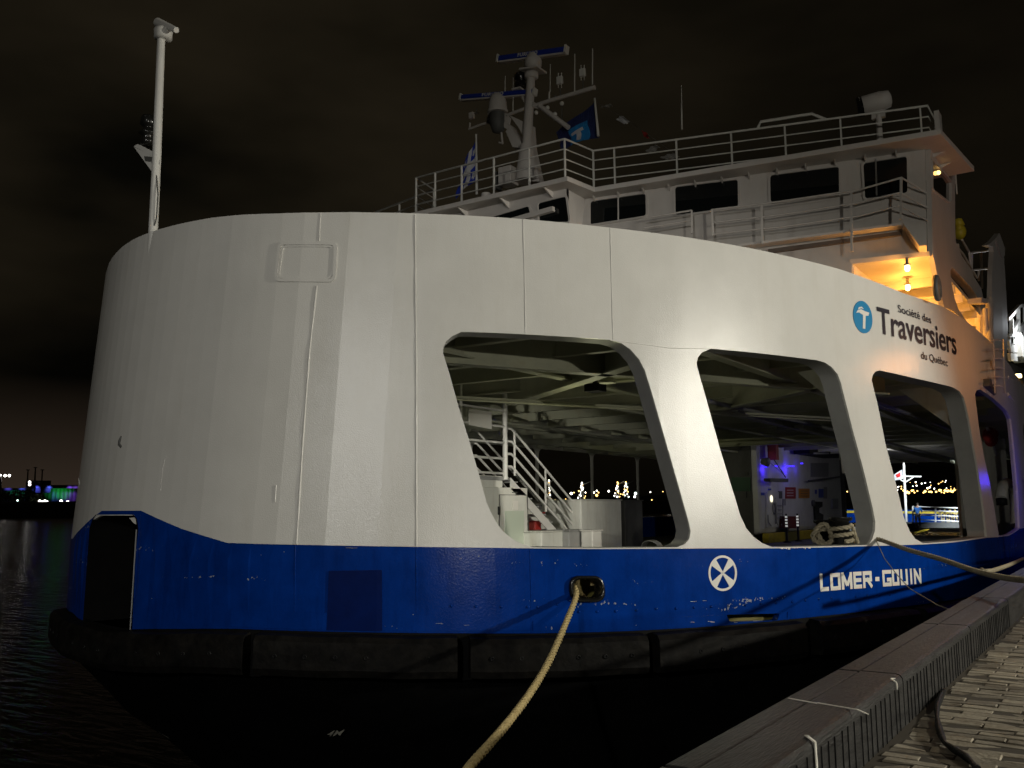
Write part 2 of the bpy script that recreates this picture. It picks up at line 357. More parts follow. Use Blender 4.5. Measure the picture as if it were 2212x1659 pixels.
def wq(q):
    a = min(abs(q), QMAX-1e-6)
    if a > 24: return 0
    i = bisect.bisect_right(qs, a)-1; f = (a-qs[i])/(qs[i+1]-qs[i])
    g = lambda j: max(0, 1-(tab[j][0]/BE)**2)
    return g(i)*(1-f)+g(min(i+1, len(tab)-1))*f
def W(q, z, off=0):
    x, y = base(q); n = nrm(q); wgt = wq(q)
    d = .09*max(0, z-5.4)*wgt
    return V((TC+x+n.x*off, y+d+n.y*off, z))
def wallpx(u, v):
    r = rr(u, v); z = 6.0; q = 5
    def Fq(x, y, d):
        s = (S0+LE-(y-d))/LE
        return max(s, 0)**NE+(abs(x-TC)/BE)**NE-1
    for it in range(6):
        n = nrm(q); d = .09*max(0, z-5.4)*wq(q)
        k = 4.0
        while Fq(r.x*k, r.y*k, d) > 0 and k < 60: k += .05
        lo, hi = k-.05, k
        for _ in range(25):
            mm_ = (lo+hi)/2
            if Fq(r.x*mm_, r.y*mm_, d) > 0: lo = mm_
            else: hi = mm_
        k = hi; x = r.x*k; y = r.y*k-d; z = EYE+r.z*k
        xx = x-TC
        if xx < 0: xx /= .958
        i = min(range(0, len(tab)), key=lambda i: (tab[i][0]-abs(xx))**2+(tab[i][1]-y)**2)
        bq = None
        for j in (i-1, i):
            if 0 <= j < len(tab)-1:
                A = V(tab[j]); B = V(tab[j+1]); f = max(0, min(1, (V((abs(xx), y))-A).dot(B-A)/(B-A).length_squared))
                P = A+(B-A)*f; e = (P-V((abs(xx), y))).length
                if bq is None or e < bq[0]: bq = (e, qs[j]+(qs[j+1]-qs[j])*f)
        q = bq[1]*(1 if xx >= 0 else -1)
    return (q, z)
def WP(lst): return [wallpx(*p) for p in lst]
class Plane:
    """a vertical (or tilted) plane given by an origin and two directions"""
    def __init__(s, o, dx, dz=(0, 0, 1)): s.o = V(o); s.dx = V(dx).normalized(); s.dz = V(dz).normalized(); s.n = s.dx.cross(s.dz).normalized()
    def px(s, u, v):
        r = rr(u, v); c = V((0, 0, EYE)); k = (s.o-c).dot(s.n)/r.dot(s.n); p = c+r*k-s.o; return (p.dot(s.dx), p.dot(s.dz))
    def __call__(s, a, b, off=0): return s.o+s.dx*a+s.dz*b+s.n*off
    def P(s, u, v, off=0): return s(*s.px(u, v), off)

# ================================================================ the ferry
ferry = empty('ferry', (TC, 41, 0))
tag(ferry, 'white double-ended car ferry with a blue band and open side arches moored at the quay', 'ferry')
def zt(q):            # top of the white side
    a = abs(q); return 10.5-.0004*a-.0011*max(0, a-4)**2 if a < 17.5 else 10.25-.02*(a-17.5)
# ---- openings traced on the quay side, mirrored on the far side
O1 = WP([(957, 762), (958, 749), (964, 737), (977, 726), (996, 717), (1020, 717), (1133, 722), (1318, 734), (1342, 741), (1362, 755), (1380, 775), (1393, 800), (1405, 838), (1430, 925), (1453, 1005), (1466, 1050), (1480, 1100), (1488, 1128), (1492, 1148), (1489, 1164), (1480, 1175), (1463, 1182), (1290, 1183.5), (1152, 1182), (1130, 1176), (1108, 1165), (1088, 1149), (1073, 1130), (1061, 1108), (1051, 1085), (1035, 1026), (1014, 953), (991, 880), (970, 804)])
O2 = WP([(1505, 787), (1508, 772), (1517, 761), (1536, 753), (1650, 764), (1764, 778), (1782, 783), (1798, 794), (1810, 809), (1817, 828), (1822, 849), (1841, 924), (1866, 1017), (1886, 1100), (1891, 1128), (1890, 1147), (1884, 1165), (1876, 1177), (1780, 1180), (1668, 1182), (1646, 1173), (1627, 1159), (1612, 1141), (1599, 1113), (1584, 1063), (1556, 970), (1528, 868)])
O3 = WP([(1883, 822), (1885, 811), (1890.6, 803), (1900, 800), (1980, 818), (2057, 836), (2073, 845), (2082, 859), (2087, 877), (2093, 904), (2104, 966), (2112.5, 1012), (2125, 1100), (2132, 1159), (2060, 1169), (1994, 1173.5), (1977, 1164), (1965, 1147), (1952, 1116), (1937, 1051), (1912, 955), (1896.7, 877)])
O4 = WP([(2106, 852), (2110, 843), (2118, 841), (2150, 864), (2176, 889), (2184, 905), (2190, 960), (2199, 1060), (2203, 1140), (2180, 1155), (2158, 1158), (2142.6, 1067), (2125, 982), (2115, 925)])
hole_lists = [O1, O2, O3, O4]
mirror = []
for k in range(9):
    q0 = -6.5-k*5.3; mirror.append(rounded([(q0-5.12, 5.42), (q0, 5.42), (q0-.05, 8.75), (q0-5.12, 8.75)], .35))
q_aft = max(p[0] for p in O4)
more_h = []
for k in range(6):
    q0 = q_aft+2.2+k*5.2
    if q0+3.8 < QMAX-1:
        h = rounded([(q0, 5.3), (q0+3.6, 5.3), (q0+3.6, 8.2), (q0, 8.2)], .5); more_h += [h]
sillpx = WP([(303, 1113.5), (395, 1143), (490, 1172.5), (560, 1175), (640, 1176.5), (760, 1179), (900, 1181), (1060, 1183)])
def sill_right():
    pts = list(sillpx)+WP([(1152, 1184.5), (1290, 1186), (1463, 1185), (1540, 1184.5), (1668, 1184.5), (1780, 1182.5), (1876, 1179.5), (1994, 1176), (2060, 1171.5), (2132, 1161.5), (2158, 1160), (2180, 1157), (2203, 1142)])
    return pts
SR = sill_right(); QN = wallpx(243, 1240)[0]
print('QN', QN, 'sill', [(round(a, 2), round(b, 2)) for a, b in SR][:4], SR[-1], 'O1', O1[0], O1[20])
notchL = -(SR[0][0]-QN)+QN
sillall = [(-QMAX+.1, SR[-1][1])]+[(2*QN-q, z) for q, z in SR[::-1]]+SR+[(QMAX-.1, SR[-1][1])]
TP = WP([(328, 493), (400, 477), (460, 470), (520, 464), (600, 461), (667, 459), (823, 459), (1000, 465), (1129, 473), (1316, 491.5), (1500, 515), (1621, 536), (1808, 579.6), (1884, 606), (1951, 633), (2038, 663), (2085, 692)])
TP = [(q, z) for q, z in TP if q > .5]
zend = TP[-1][1]
topall = [(-QMAX+.1, zend-.1)]+[(-q, z) for q, z in TP[::-1]]+TP+[(TP[-1][0]+4.5, 9.45), (TP[-1][0]+6, 9.3), (QMAX-.1, 9.3)]
outer = sillall+topall[::-1]
sheet('side_plating', outer, hole_lists+mirror+more_h, W, M['hullwhite'], ferry, off=0, thick=.05, step=.33, dens=.13)
for h in hole_lists: strip('arch_frame', h, W, M['grey'], ferry, -.04, -.10 if h is O4 else -.40)
tl = [(q, z) for q, z in topall]
strip('top_rail', [(q, z-.01) for q, z in densify(tl, .4)[:-1] if True], W, M['white'], ferry, -.05, -.22, closed=False)
hl_ = wallpx(772, 930); h0_ = W(*hl_); i_ = bisect.bisect_right(qs, hl_[0])-1
fa, fb__, fc_ = W(qs[i_]+.01, 6), W(qs[i_+1]-.01, 6), W(qs[i_]+.01, 8)
fn = (fb__-fa).cross(fc_-fa).normalized(); vd = (h0_-V((0, 0, EYE))).normalized(); rf = vd-2*vd.dot(fn)*fn
ql = h0_+rf*32; print('highlight lamp at', ql, 'cam', ql.x*ca+ql.y*sa, -ql.x*sa+ql.y*ca)
light('quay_lamp', 'SPOT', ql, h0_, 6600, (1, .98, .93), .35, 34, .6)
for uu, vv in ((1505, 880),):
    a_ = wallpx(uu, vv); i_ = bisect.bisect_right(qs, a_[0])-1; f1, f2_ = W(qs[i_]+.01, 6), W(qs[i_+1]-.01, 6); fn = (f2_-f1).cross(W(qs[i_]+.01, 8)-f1).normalized(); p_ = W(*a_); vd = (p_-V((0, 0, EYE))).normalized(); rf = vd-2*vd.dot(fn)*fn; q_ = p_+rf*24; print('right lamp', q_, 'cam', q_.x*ca+q_.y*sa, -q_.x*sa+q_.y*ca)
# ---- weld seams and the access hatch frame
def seam(px, wdt=.022, nm='weld_seam', m='hullwhite', h=.012):
    P = WP(px); mb = MB(); D = []
    for i in range(len(P)-1):
        n = max(1, int(hypot(P[i+1][0]-P[i][0], P[i+1][1]-P[i][1])/.25))
        D += [(P[i][0]+(P[i+1][0]-P[i][0])*k/n, P[i][1]+(P[i+1][1]-P[i][1])*k/n) for k in range(n)]
    D.append(P[-1]); pts = [W(q, z, 0) for q, z in D]
    return mb.tube(pts, [wdt*.5*(1+.25*sin(i*1.7)) for i in range(len(pts))], 6).build(nm, M[m], ferry)
seam([(692, 460), (689, 520)]); seam([(684, 617), (668, 760), (654, 950), (640, 1176)], .03)
seam([(896.5, 464), (899, 800), (899.5, 1180)], .03); seam([(1129.5, 474), (1133, 600), (1135, 721)], .02); seam([(1318, 493), (1321, 620), (1324, 735)], .018)
seam([(347, 1060), (352, 1010), (358, 985)], .015); seam([(594, 1085), (596, 1048)], .02); seam([(1318, 735), (1450, 752), (1536, 753)], .014)
seam([(1145, 1186), (1147, 1290), (1148, 1366)], .02, m='hullblue'); seam([(638, 1177), (636, 1357)], .02, m='hullblue'); seam([(899.5, 1182), (900, 1366)], .02, m='hullblue')
hq = [(602, 523), (729.5, 523), (725, 610), (592, 609)]
HP = WP(hq); H0 = rounded(HP, .12)
def ring(name, loop, wdt, hgt, m, parent, mapf=W):
    c = V((sum(p[0] for p in loop)/len(loop), sum(p[1] for p in loop)/len(loop)))
    lp = densify(loop, .12); inn = []
    n = len(lp)
    for i in range(n):
        d = (V(lp[(i+1) % n])-V(lp[i-1])).normalized(); nn = V((-d.y, d.x))
        if (c-V(lp[i])).dot(nn) < 0: nn = -nn
        inn.append(tuple(V(lp[i])+nn*wdt))
    vs = [mapf(*p, 0) for p in lp]+[mapf(*p, hgt) for p in lp]+[mapf(*p, hgt) for p in inn]+[mapf(*p, 0) for p in inn]
    fs = []
    for i in range(n):
        j = (i+1) % n
        for k in range(3): fs.append((k*n+i, k*n+j, (k+1)*n+j, (k+1)*n+i))
    return MB().add(vs, fs).build(name, m, parent)
hatch = ring('hatch_frame', H0, .05, .022, M['hullwhite'], ferry)
ring('hatch_cover', rounded(WP([(609, 530), (723, 530), (718, 603), (599, 602)]), .1), .03, .014, M['hullwhite'], ferry)
# small marks on the bow plating
mk = WP([(262, 942), (259, 953), (258, 960), (262, 966)])
MB().tube([W(q, z, .004) for q, z in mk], [.015, .03, .028, .02], 6).build('scrape_mark', M['darkgrey'], ferry)

# ---- blue band
ZB = [(0, 4.2)]+[(abs(q), z) for q, z in WP([(490, 1357), (700, 1364), (900, 1367), (1150, 1368), (1330, 1364), (1540, 1353), (1760, 1332), (1900, 1316), (2030, 1300)])]+[(QMAX+1, 4.12)]
def zb(q):
    a = abs(q)
    for i in range(len(ZB)-1):
        if ZB[i][0] <= a <= ZB[i+1][0]: return ZB[i][1]+(ZB[i+1][1]-ZB[i][1])*(a-ZB[i][0])/(ZB[i+1][0]-ZB[i][0])
    return 4.15
hawse = rounded(WP([(1229, 1245), (1300, 1245), (1304, 1299), (1231, 1299)]), .26, 8)
scup = rounded(WP([(1569, 1328), (1685, 1325), (1679, 1340), (1577, 1344)]), .04, 3)
nl = 2*QN-SR[0][0]-.42
notch = [(SR[0][0], zb(0)), (SR[0][0], 5.70), (SR[0][0]-.06, 5.86), (SR[0][0]-.16, 5.93), (nl+.2, 5.93), (nl+.1, 5.86), (nl, 5.7), (nl, zb(0))]
low = [(-QMAX+.1+k*.5, zb(-QMAX+.1+k*.5)) for k in range(int((nl+QMAX)/.5))]+[notch[7], notch[6], notch[5], notch[4], notch[3], notch[2], notch[1], notch[0]]
qq = SR[0][0]+.4
while qq < QMAX-.3: low.append((qq, zb(qq))); qq += .5
low.append((QMAX-.1, zb(QMAX)))
band_top = [(q, z-.002) for q, z in sillall]
band_top = [(q, (max(z, 5.99) if nl-.02 <= q <= SR[0][0]+.02 else z)) for q, z in band_top]
sheet('blue_hull_band', low+band_top[::-1], [hawse, scup], W, M['hullblue'], ferry, off=.004, thick=.12, step=.33, dens=.13)
# doubling plates at the foot of the band
def patch(name, px, m, off=.014, hgt=.012):
    return sheet(name, WP(px), [], W, M[m], ferry, off=off, thick=hgt, step=.3, dens=.2)
patch('doubling_plate', [(500, 1317), (760, 1325), (1143, 1328), (1143, 1362), (900, 1363), (500, 1353)], 'hullblue')
patch('doubling_plate', [(1151, 1341), (1330, 1338), (1540, 1329), (1561, 1328), (1565, 1349), (1330, 1360), (1151, 1363)], 'hullblue')
patch('doubling_plate', [(1700, 1322), (1900, 1300), (2030, 1284), (2030, 1296), (1900, 1312), (1700, 1335)], 'hullblue')
patch('dark_patch', [(711, 1233), (825, 1231), (826, 1363), (706, 1361)], 'bluedark', .018, .004)  # darker blue rectangle laid over the band
bolt = None
for u, v in [(975, 1309), (1028, 1310), (1083, 1311), (1140, 1311), (1162, 1312), (1204, 1305), (1250, 1321), (1290, 1321), (1330, 1320), (1375, 1318), (1417, 1315), (1460, 1314), (1499, 1312), (1537, 1310), (1574, 1308), (1610, 1307), (1643, 1304), (1676, 1302), (1711, 1300), (1740, 1297), (1768, 1294), (1796, 1292), (1848, 1288), (1873, 1286), (1898, 1285), (1922, 1284)]:
    q, z = wallpx(u, v); n = nrm(q)
    MB().lathe(W(q, z, 0), [(.001, 0), (.022, 0), (.022, .016), (.012, .022), (.001, .022)], (n.x, n.y, 0), 8).build('bolt', M['hullblue'], ferry)
# scratches: thin bare streaks
for a, b in [((1480, 1300), (1640, 1293)), ((1440, 1346), (1540, 1343)), ((1580, 1345), (1690, 1337)), ((940, 1347), (1010, 1350)), ((745, 1184), (790, 1186))]:
    for k in range(9):
        t0 = random.random(); u = a[0]+(b[0]-a[0])*t0; v = a[1]+(b[1]-a[1])*t0+random.uniform(-1, 1)
        if k < 3:
            P = WP([(u, v), (u+random.uniform(4, 14), v-random.uniform(0, .6))]); MB().tube([W(*P[0], .012), W(*P[1], .012)], .004, 5).build('bare_scratch', M['steel'], ferry)
for k in range(26):
    u = random.choice([random.uniform(1682, 1752), random.uniform(1682, 1705)]); v = 1183.5+random.uniform(0, 4)*random.random()
    q, z = wallpx(u, v); a_ = random.uniform(.008, .025)
    MB().add([W(q-a_, z, .008), W(q+a_*.6, z-.006, .008), W(q+a_, z+.008, .008), W(q-a_*.2, z+.012, .008)], [(0, 1, 2, 3)]).build('paint_chip', M['letter'], ferry)
# notch in the stem
strip('stem_notch_frame', [(q-.012 if q > QN else q+.012, z) for q, z in notch], W, M['hullblack'], ferry, .02, -2.2, closed=False)
nb = [W(q, z, -2.2) for q, z in notch]
MB().add(nb, [tuple(range(len(nb)))]).build('stem_notch_back', M['hullblack'], ferry)
pc = WP([(266, 1119), (285, 1117), (297, 1122), (303, 1130), (303.5, 1143), (290, 1138), (276, 1130)])
MB().prism([W(q, z, -.10) for q, z in pc], nrm(0).to_3d()*-.03).build('stem_bracket', M['letter'], ferry)
MB().tube([W(SR[0][0]-.01, 5.7, .03), W(SR[0][0]-.01, 4.2, .03)], .012, 6).build('notch_edge', M['grey'], ferry)
# ---- hawse hole: heavy oval ring, recess behind with coiled rope
hl = densify(hawse, .05); cen = V((sum(p[0] for p in hl)/len(hl), sum(p[1] for p in hl)/len(hl)))
rings = []
for (sc_, of_) in ((1.0, .0), (1.07, .035), (1.0, .075), (.86, .07), (.74, .0), (.74, -.16)): rings.append([W(cen.x+(p[0]-cen.x)*sc_, cen.y+(p[1]-cen.y)*sc_, of_) for p in hl])
n_ = len(hl); vs = [p for r in rings for p in r]; fs = [(k*n_+i, k*n_+(i+1) % n_, (k+1)*n_+(i+1) % n_, (k+1)*n_+i) for k in range(5) for i in range(n_)]
MB().add(vs, fs, True).build('mooring_hole', M['chock'], ferry)
MB().prism([W(cen.x+dx, cen.y+dz, -.75) for dx, dz in ((-.7, -.5), (.7, -.5), (.7, .5), (-.7, .5))], (0, .02, 0)).build('mooring_recess', M['olive'], ferry)
# scupper recess
sl = WP([(1560, 1322), (1692, 1318), (1692, 1346), (1560, 1350)])
MB().prism([W(q, z, -.22) for q, z in sl], (0, .02, 0)).build('scupper_recess', M['olive'], ferry)
# ---- fenders
edges_px = [170, 556, 565, 985, 1012, 1383, 1405, 1718, 1750, 1960, 1975, 2140]
fq = [wallpx(u, 1372 if u < 1400 else 1372-(u-1400)*.09)[0] for u in edges_px[1:]]
segs = [(nl-2.5, -.1+fq[0])]+[(fq[i], fq[i+1]) for i in range(1, len(fq)-1, 2)]
segs += [(fq[-1]+.3, fq[-1]+4), (fq[-1]+4.2, fq[-1]+9), (fq[-1]+9.2, fq[-1]+15)]
prof = [(0, -.03), (.20, -.05), (.26, -.12), (.27, -.50), (.22, -.60), (0, -.62)]
for a, b in segs:
    n = max(2, int((b-a)/.3)); vs = []; fs = []
    for i in range(n+1):
        q = a+(b-a)*i/n
        for o_, z_ in prof: vs.append(W(q, zb(q)+z_+.006*sin(q*5), o_+.012*sin(q*3.1)))
    k = len(prof)
    for i in range(n):
        for j in range(k-1): fs.append((i*k+j, i*k+j+1, (i+1)*k+j+1, (i+1)*k+j))
    fs += [tuple(range(k)), tuple(range(n*k, n*k+k))]
    mb = MB().add(vs, fs); mb.cm = 1; q = a+.3
    while q < b-.2:
        nn = nrm(q); mb.lathe(W(q, zb(q)-.32, .256), [(.034, 0), (.034, .016), (.018, .018), (.018, .006)], (nn.x, nn.y, 0), 10); q += .42
    mb.build('rubber_fender', [M['fender'], M['black']], ferry)
lower = []
strip('fender_backing', [(-QMAX+.2+k*.5, 0) for k in range(int(2*QMAX/.5))], lambda q, z, off: W(q, zb(q)-.0 if off == 0 else zb(q)-.66, -.01), M['hullblack'], ferry, 0, 1, closed=False)
# ---- hull below, drawn in to the waterline
vs = []; fs = []; nq = 150
for i in range(nq+1):
    q = -QMAX+.2+(2*QMAX-.4)*i/nq; rake = 5*nrm(q).y**2
    for f in (0, .3, .65, 1): 
        p = W(q, 3.6-4.1*f, -.02-(1.4+rake)*f**1.3); vs.append(p)
for i in range(nq):
    for j in range(3): fs.append((i*4+j, i*4+j+1, (i+1)*4+j+1, (i+1)*4+j))
hb = MB().add(vs, fs, True).build('underwater_hull', M['hullblack'], ferry)
def Uh(q, f, off=0):
    rake = 5*nrm(q).y**2; return W(q, 3.6-4.1*f, -.02-(1.4+rake)*f**1.3+off)
def pxof(p):
    d = p-V((0, 0, EYE)); f = d.dot(fw); return CX+F_*d.dot(rt)/f, CY-F_*d.dot(up)/f
def upx(u, v):
    best = min(((q_*.1, f_*.02) for q_ in range(-20, 90) for f_ in range(2, 50)), key=lambda c: (pxof(Uh(*c))[0]-u)**2+(pxof(Uh(*c))[1]-v)**2)
    return min(((best[0]+i*.01, best[1]+j*.002) for i in range(-12, 13) for j in range(-12, 13)), key=lambda c: (pxof(Uh(*c))[0]-u)**2+(pxof(Uh(*c))[1]-v)**2)
for body, bl_, br_, tl_ in (('1M', (338, 1603), (366, 1602), (338, 1591)), ('4M', (706, 1590), (736, 1588), (714, 1578))):
    text_on('draft_mark', body, Uh, upx(*bl_), upx(*br_), upx(*tl_), M['draft'], ferry, off=.03, bold=.01)
# ---- end closure at the stern
for side in (-1, 1):
    e = base(QMAX-.1)
    MB().box((TC+side*8.4, e[1], 4.7), (4.6, .15, 1.1)).build('stern_bulwark', M['hullblue'], ferry)
    MB().box((TC+side*9.6, e[1], 7.3), (2.4, .15, 4.0)).build('stern_plating', M['inner'], ferry)

# ---- lettering and emblems on the side
def tx(body, blp, brp, tlp, m, bold=0, name='lettering', cap=.70, spacing=1):
    bl, br, t_ = WP([blp, brp, tlp]); return text_on(name, body, W, bl, br, t_, M[m], ferry, off=.012, bold=bold, cap=cap, spacing=spacing)
GL = {'L': [((0, 0), (0, 1)), ((0, 0), (1, 0))], 'O': [((0, 0), (0, 1)), ((0, 1), (1, 1)), ((1, 1), (1, 0)), ((1, 0), (0, 0))], 'M': [((0, 0), (0, 1)), ((1, 0), (1, 1)), ((0, 1), (.5, .15)), ((.5, .15), (1, 1))],
 'E': [((0, 0), (0, 1)), ((0, 0), (1, 0)), ((0, .5), (.9, .5)), ((0, 1), (1, 1))], 'R': [((0, 0), (0, 1)), ((0, 1), (1, 1)), ((1, 1), (1, .48)), ((1, .48), (0, .48)), ((.5, .48), (1, 0))], '-': [((0, .48), (1, .48))],
 'G': [((1, 1), (0, 1)), ((0, 1), (0, 0)), ((0, 0), (1, 0)), ((1, 0), (1, .28)), ((1, .38), (.6, .38))], 'U': [((0, 1), (0, 0)), ((0, 0), (1, 0)), ((1, 0), (1, 1))], 'I': [((.5, 0), (.5, 1))], 'N': [((0, 0), (0, 1)), ((0, 1), (1, 0)), ((1, 0), (1, 1))]}
def zoomp(x, y): return (1645.6+x/3.907, 1097+y/3.907)
for ch, xa_, xb_ in (('L', 483, 555), ('O', 570, 655), ('M', 665, 755), ('E', 765, 835), ('R', 845, 920), ('-', 946, 987), ('G', 1010, 1085), ('O', 1091, 1149), ('U', 1162, 1222), ('I', 1238, 1266), ('N', 1276, 1336)):
    fy = lambda x: 705-(x-483)/853*65; ft = lambda x: 557-(x-483)/853*49
    c = WP([zoomp(xa_+8, fy(xa_)), zoomp(xb_+8, fy(xb_)), zoomp(xa_-2, ft(xa_))]); w_ = c[1][0]-c[0][0]; h_ = c[2][1]-c[0][1]; sl = (c[1][1]-c[0][1])/w_
    sw = .068; mbl = MB(); ox = .5*sw; k = 0
    for a, b in GL[ch]:
        A_ = V((c[0][0]+ox+a[0]*(w_-2*ox), c[0][1]+ox+a[1]*(h_-2*ox)+sl*w_*a[0])); B_ = V((c[0][0]+ox+b[0]*(w_-2*ox), c[0][1]+ox+b[1]*(h_-2*ox)+sl*w_*b[0])); d_ = (B_-A_).normalized(); n_ = V((-d_.y, d_.x))*sw*.5; e_ = d_*sw*(.5 if ch in 'LOEUGR' else .0)
        if ch in 'MNI' and abs(d_.x) < .2: e_ = d_*sw*.5
        if ch == '-': e_ = d_*.02; n_ = n_*1.1
        k += 1; mbl.add([W(p.x, p.y, .010+.0012*k) for p in (A_-e_-n_, B_+e_-n_, B_+e_+n_, A_-e_+n_)], [(0, 1, 2, 3)])
    mbl.build('name_letter', M['letter'], ferry)
tx('Traversiers', (1895.6, 718), (2066, 766), (1892.5, 662), 'ink', bold=.016)
tx('Soci\u00e9t\u00e9 des', (1939.6, 674.5), (2011, 699.3), (1937.7, 657.5), 'ink', bold=.008)
tx('du Qu\u00e9bec', (1989, 774.5), (2046.5, 791.5), (1988.2, 758.5), 'ink', bold=.008)
# round company badge
def flatfill(name, loops_px, m, off, mapf=W, parent=ferry, conv=WP):
    for i, lp in enumerate(loops_px): o = sheet(name, conv(lp), [], mapf, M[m], parent, off=off, thick=.004, step=.4, dens=.08)
    return o
c0, cR, cT = WP([(1863.3, 685), (1884.2, 690), (1862.3, 651.5)])
rx_, rz_ = cR[0]-c0[0], cT[1]-c0[1]; R_ = (abs(rx_)+abs(rz_))/2; print('badge radii', rx_, rz_)
badge = sheet('company_badge', [(c0[0]+R_*cos(2*pi*k/36), c0[1]+R_*sin(2*pi*k/36)) for k in range(36)], [], W, M['cyan'], ferry, off=.012, thick=.01, step=.3, dens=.1)
def L2(lst): return [(c0[0]+x*R_, c0[1]+y*R_) for x, y in lst]
tsh = [(-.12, -.72), (.14, -.72), (.24, .10), (.55, .14), (.66, .34), (.10, .40), (-.20, .46), (-.55, .36), (-.74, .16), (-.42, .24), (-.02, .12)]
sheet('badge_letter', L2(tsh), [], W, M['letter'], ferry, off=.018, thick=.004, step=.5, dens=.08)
sheet('badge_letter', L2([(-.52, .40), (-.18, .52), (.12, .50), (-.12, .62), (-.44, .56)]), [], W, M['letter'], ferry, off=.018, thick=.004, step=.5, dens=.08)
# bow thruster mark
e0, eR, eT = WP([(1561, 1238), (1591, 1238), (1561, 1199.5)])
er = (abs(eR[0]-e0[0])+abs(eT[1]-e0[1]))/2; print('emblem', er, eR[0]-e0[0], eT[1]-e0[1])
rx_, rz_ = abs(eR[0]-e0[0]), abs(eT[1]-e0[1])
def el(r, k, n=48): return (e0[0]+rx_*r*cos(2*pi*k/n), e0[1]+rz_*r*sin(2*pi*k/n))
sheet('thruster_mark', [el(1, k) for k in range(48)], [[el(.87, k) for k in range(48)]], W, M['letter'], ferry, off=.012, thick=.008, step=.5, dens=.1)
for k in range(4):
    a = pi/4+k*pi/2; d = V((cos(a)*rx_, sin(a)*rz_)); nn = V((-sin(a)*rx_, cos(a)*rz_)); e_ = V(e0)
    P = [e_+d*.02+nn*.05, e_+d*.90+nn*.24, e_+d*.90-nn*.24, e_+d*.02-nn*.05]
    sheet('thruster_mark', [tuple(p) for p in P], [], W, M['letter'], ferry, off=.0115, thick=.008, step=.5, dens=.1)

# ---- car deck and the deck above
def inside_poly(inset, z):
    P = []
    n = 260
    for i in range(n+1):
        q = -QMAX+.3+(2*QMAX-.6)*i/n; p = W(q, 5.3 if z < 6 else 9.1, -inset); P.append((p.x, max(p.y, S0+2.6) if z < 6 else p.y, z))
    return P
dp = inside_poly(.3, 4.3)
MB().prism(dp, (0, 0, -.12)).build('car_deck', M['deck'], ferry)
cp = inside_poly(.25, 9.12)
MB().prism(cp, (0, 0, .10)).build('upper_deck', M['ceil'], ferry)
def halfw(y, inset=.4):
    if y > S0+LE: return BE-inset
    s = max(0, min(1, (S0+LE-y)/LE)); return max(.5, BE*(1-s**NE)**(1/NE)-inset)
y = 10.6; k = 0
while y < 66:
    hw = halfw(y-.35, .75); mb = MB(); mb.box((TC, y, 8.93), (2*hw, .03, .36)); mb.box((TC, y, 8.74), (2*hw, .16, .03)); mb.build('deck_beam', M['ceil'], ferry); y += 2.35 if y > 20 else 1.9; k += 1
for dx in (-7.2, -3.6, 3.6, 7.2):
    y0 = {0: S0+1.0, 3.6: S0+2.2, 7.2: 14.2}[abs(dx)]
    mb = MB(); mb.box((TC+dx, (y0+68)/2, 8.86), (.04, 68-y0, .5)); mb.box((TC+dx, (y0+68)/2, 8.60), (.22, 68-y0, .04)); mb.build('deck_girder', M['ceil'], ferry)
for a, b in (((-6.9, 14.4), (-12.5, 18.6)), ((-10.2, 11.6), (-4.6, 22.0)), ((-5.0, 19.5), (-9.5, 23.5))):
    mb = MB(); mb.bar((*a, 8.80), (*b, 8.80), .04, .62); mb.bar((*a, 8.48), (*b, 8.48), .28, .04); mb.build('diagonal_girder', M['ceil'], ferry)
# frames standing inside the arches, with sloped knees
for u in (1495, 1880, 2100, 1700, 2180):
    pass
for (pq) in (O1[17][0]+.55, O2[15][0]+.35, O3[12][0]+.25):
    n = nrm(pq); p = W(pq, 5, -.45); a = V((p.x, p.y, 8.7)); d = V((-n.x, -n.y, 0))
    MB().prism([a, a+d*1.3, a+V((0, 0, -1.1))], V((-n.y, n.x, 0))*.04).build('knee_bracket', M['inner'], ferry)
# pipe runs under the ceiling
MB().tube([(-12.9, 13, 8.3), (-9.5, 20.5, 8.35), (-6.5, 27, 8.4)], .035, 6).tube([(-12.7, 13, 8.22), (-9.3, 20.4, 8.27), (-6.3, 27, 8.3)], .02, 6).build('ceiling_pipe', M['ceil'], ferry)
for k, (x0_, z0_, r0_) in enumerate(((-5.2, 8.5, .05), (-5.45, 8.52, .03), (-8.4, 8.5, .06), (-10.9, 8.48, .04), (-11.1, 8.5, .025), (-15.5, 8.5, .05))):
    MB().tube([(x0_, 21, z0_), (x0_+.1, 30, z0_), (x0_, 60, z0_)], r0_, 6).build('deckhead_pipe', M['ceil' if k % 2 else 'grey'], ferry)
for yy_ in (25.1, 31.2, 38.4): MB().box((-9.6, yy_, 8.62), (.9, .16, .12)).build('tube_light_fitting', M['grey'], ferry)
# floodlight hanging under the deck edge: a pipe with a flared trunk
p0 = on_t(1311, 752, -8.6); 
MB().lathe((p0.x, p0.y, 9.1), [(.05, 0), (.05, -.3), (.055, -.38), (.10, -.52), (.17, -.64), (.17, -.66), (.02, -.6)], (0, 0, 1), 14).build('vent_cowl', M['ceil'], ferry)
for (u, v) in ((1286, 838), (1478, 972), (1700, 988)):
    p = on_z(u, v, 8.45); MB().box(p, (.34, .34, .16)).box((p.x, p.y, 8.6), (.08, .08, .3)).build('deck_light', M['black'], ferry)
    light('deck_lamp_and_fill', 'POINT', p-V((0, .1, .9)), p, 20, (1, .98, .62), .15)  # added fill lifting the deckhead; the fittings themselves are unlit

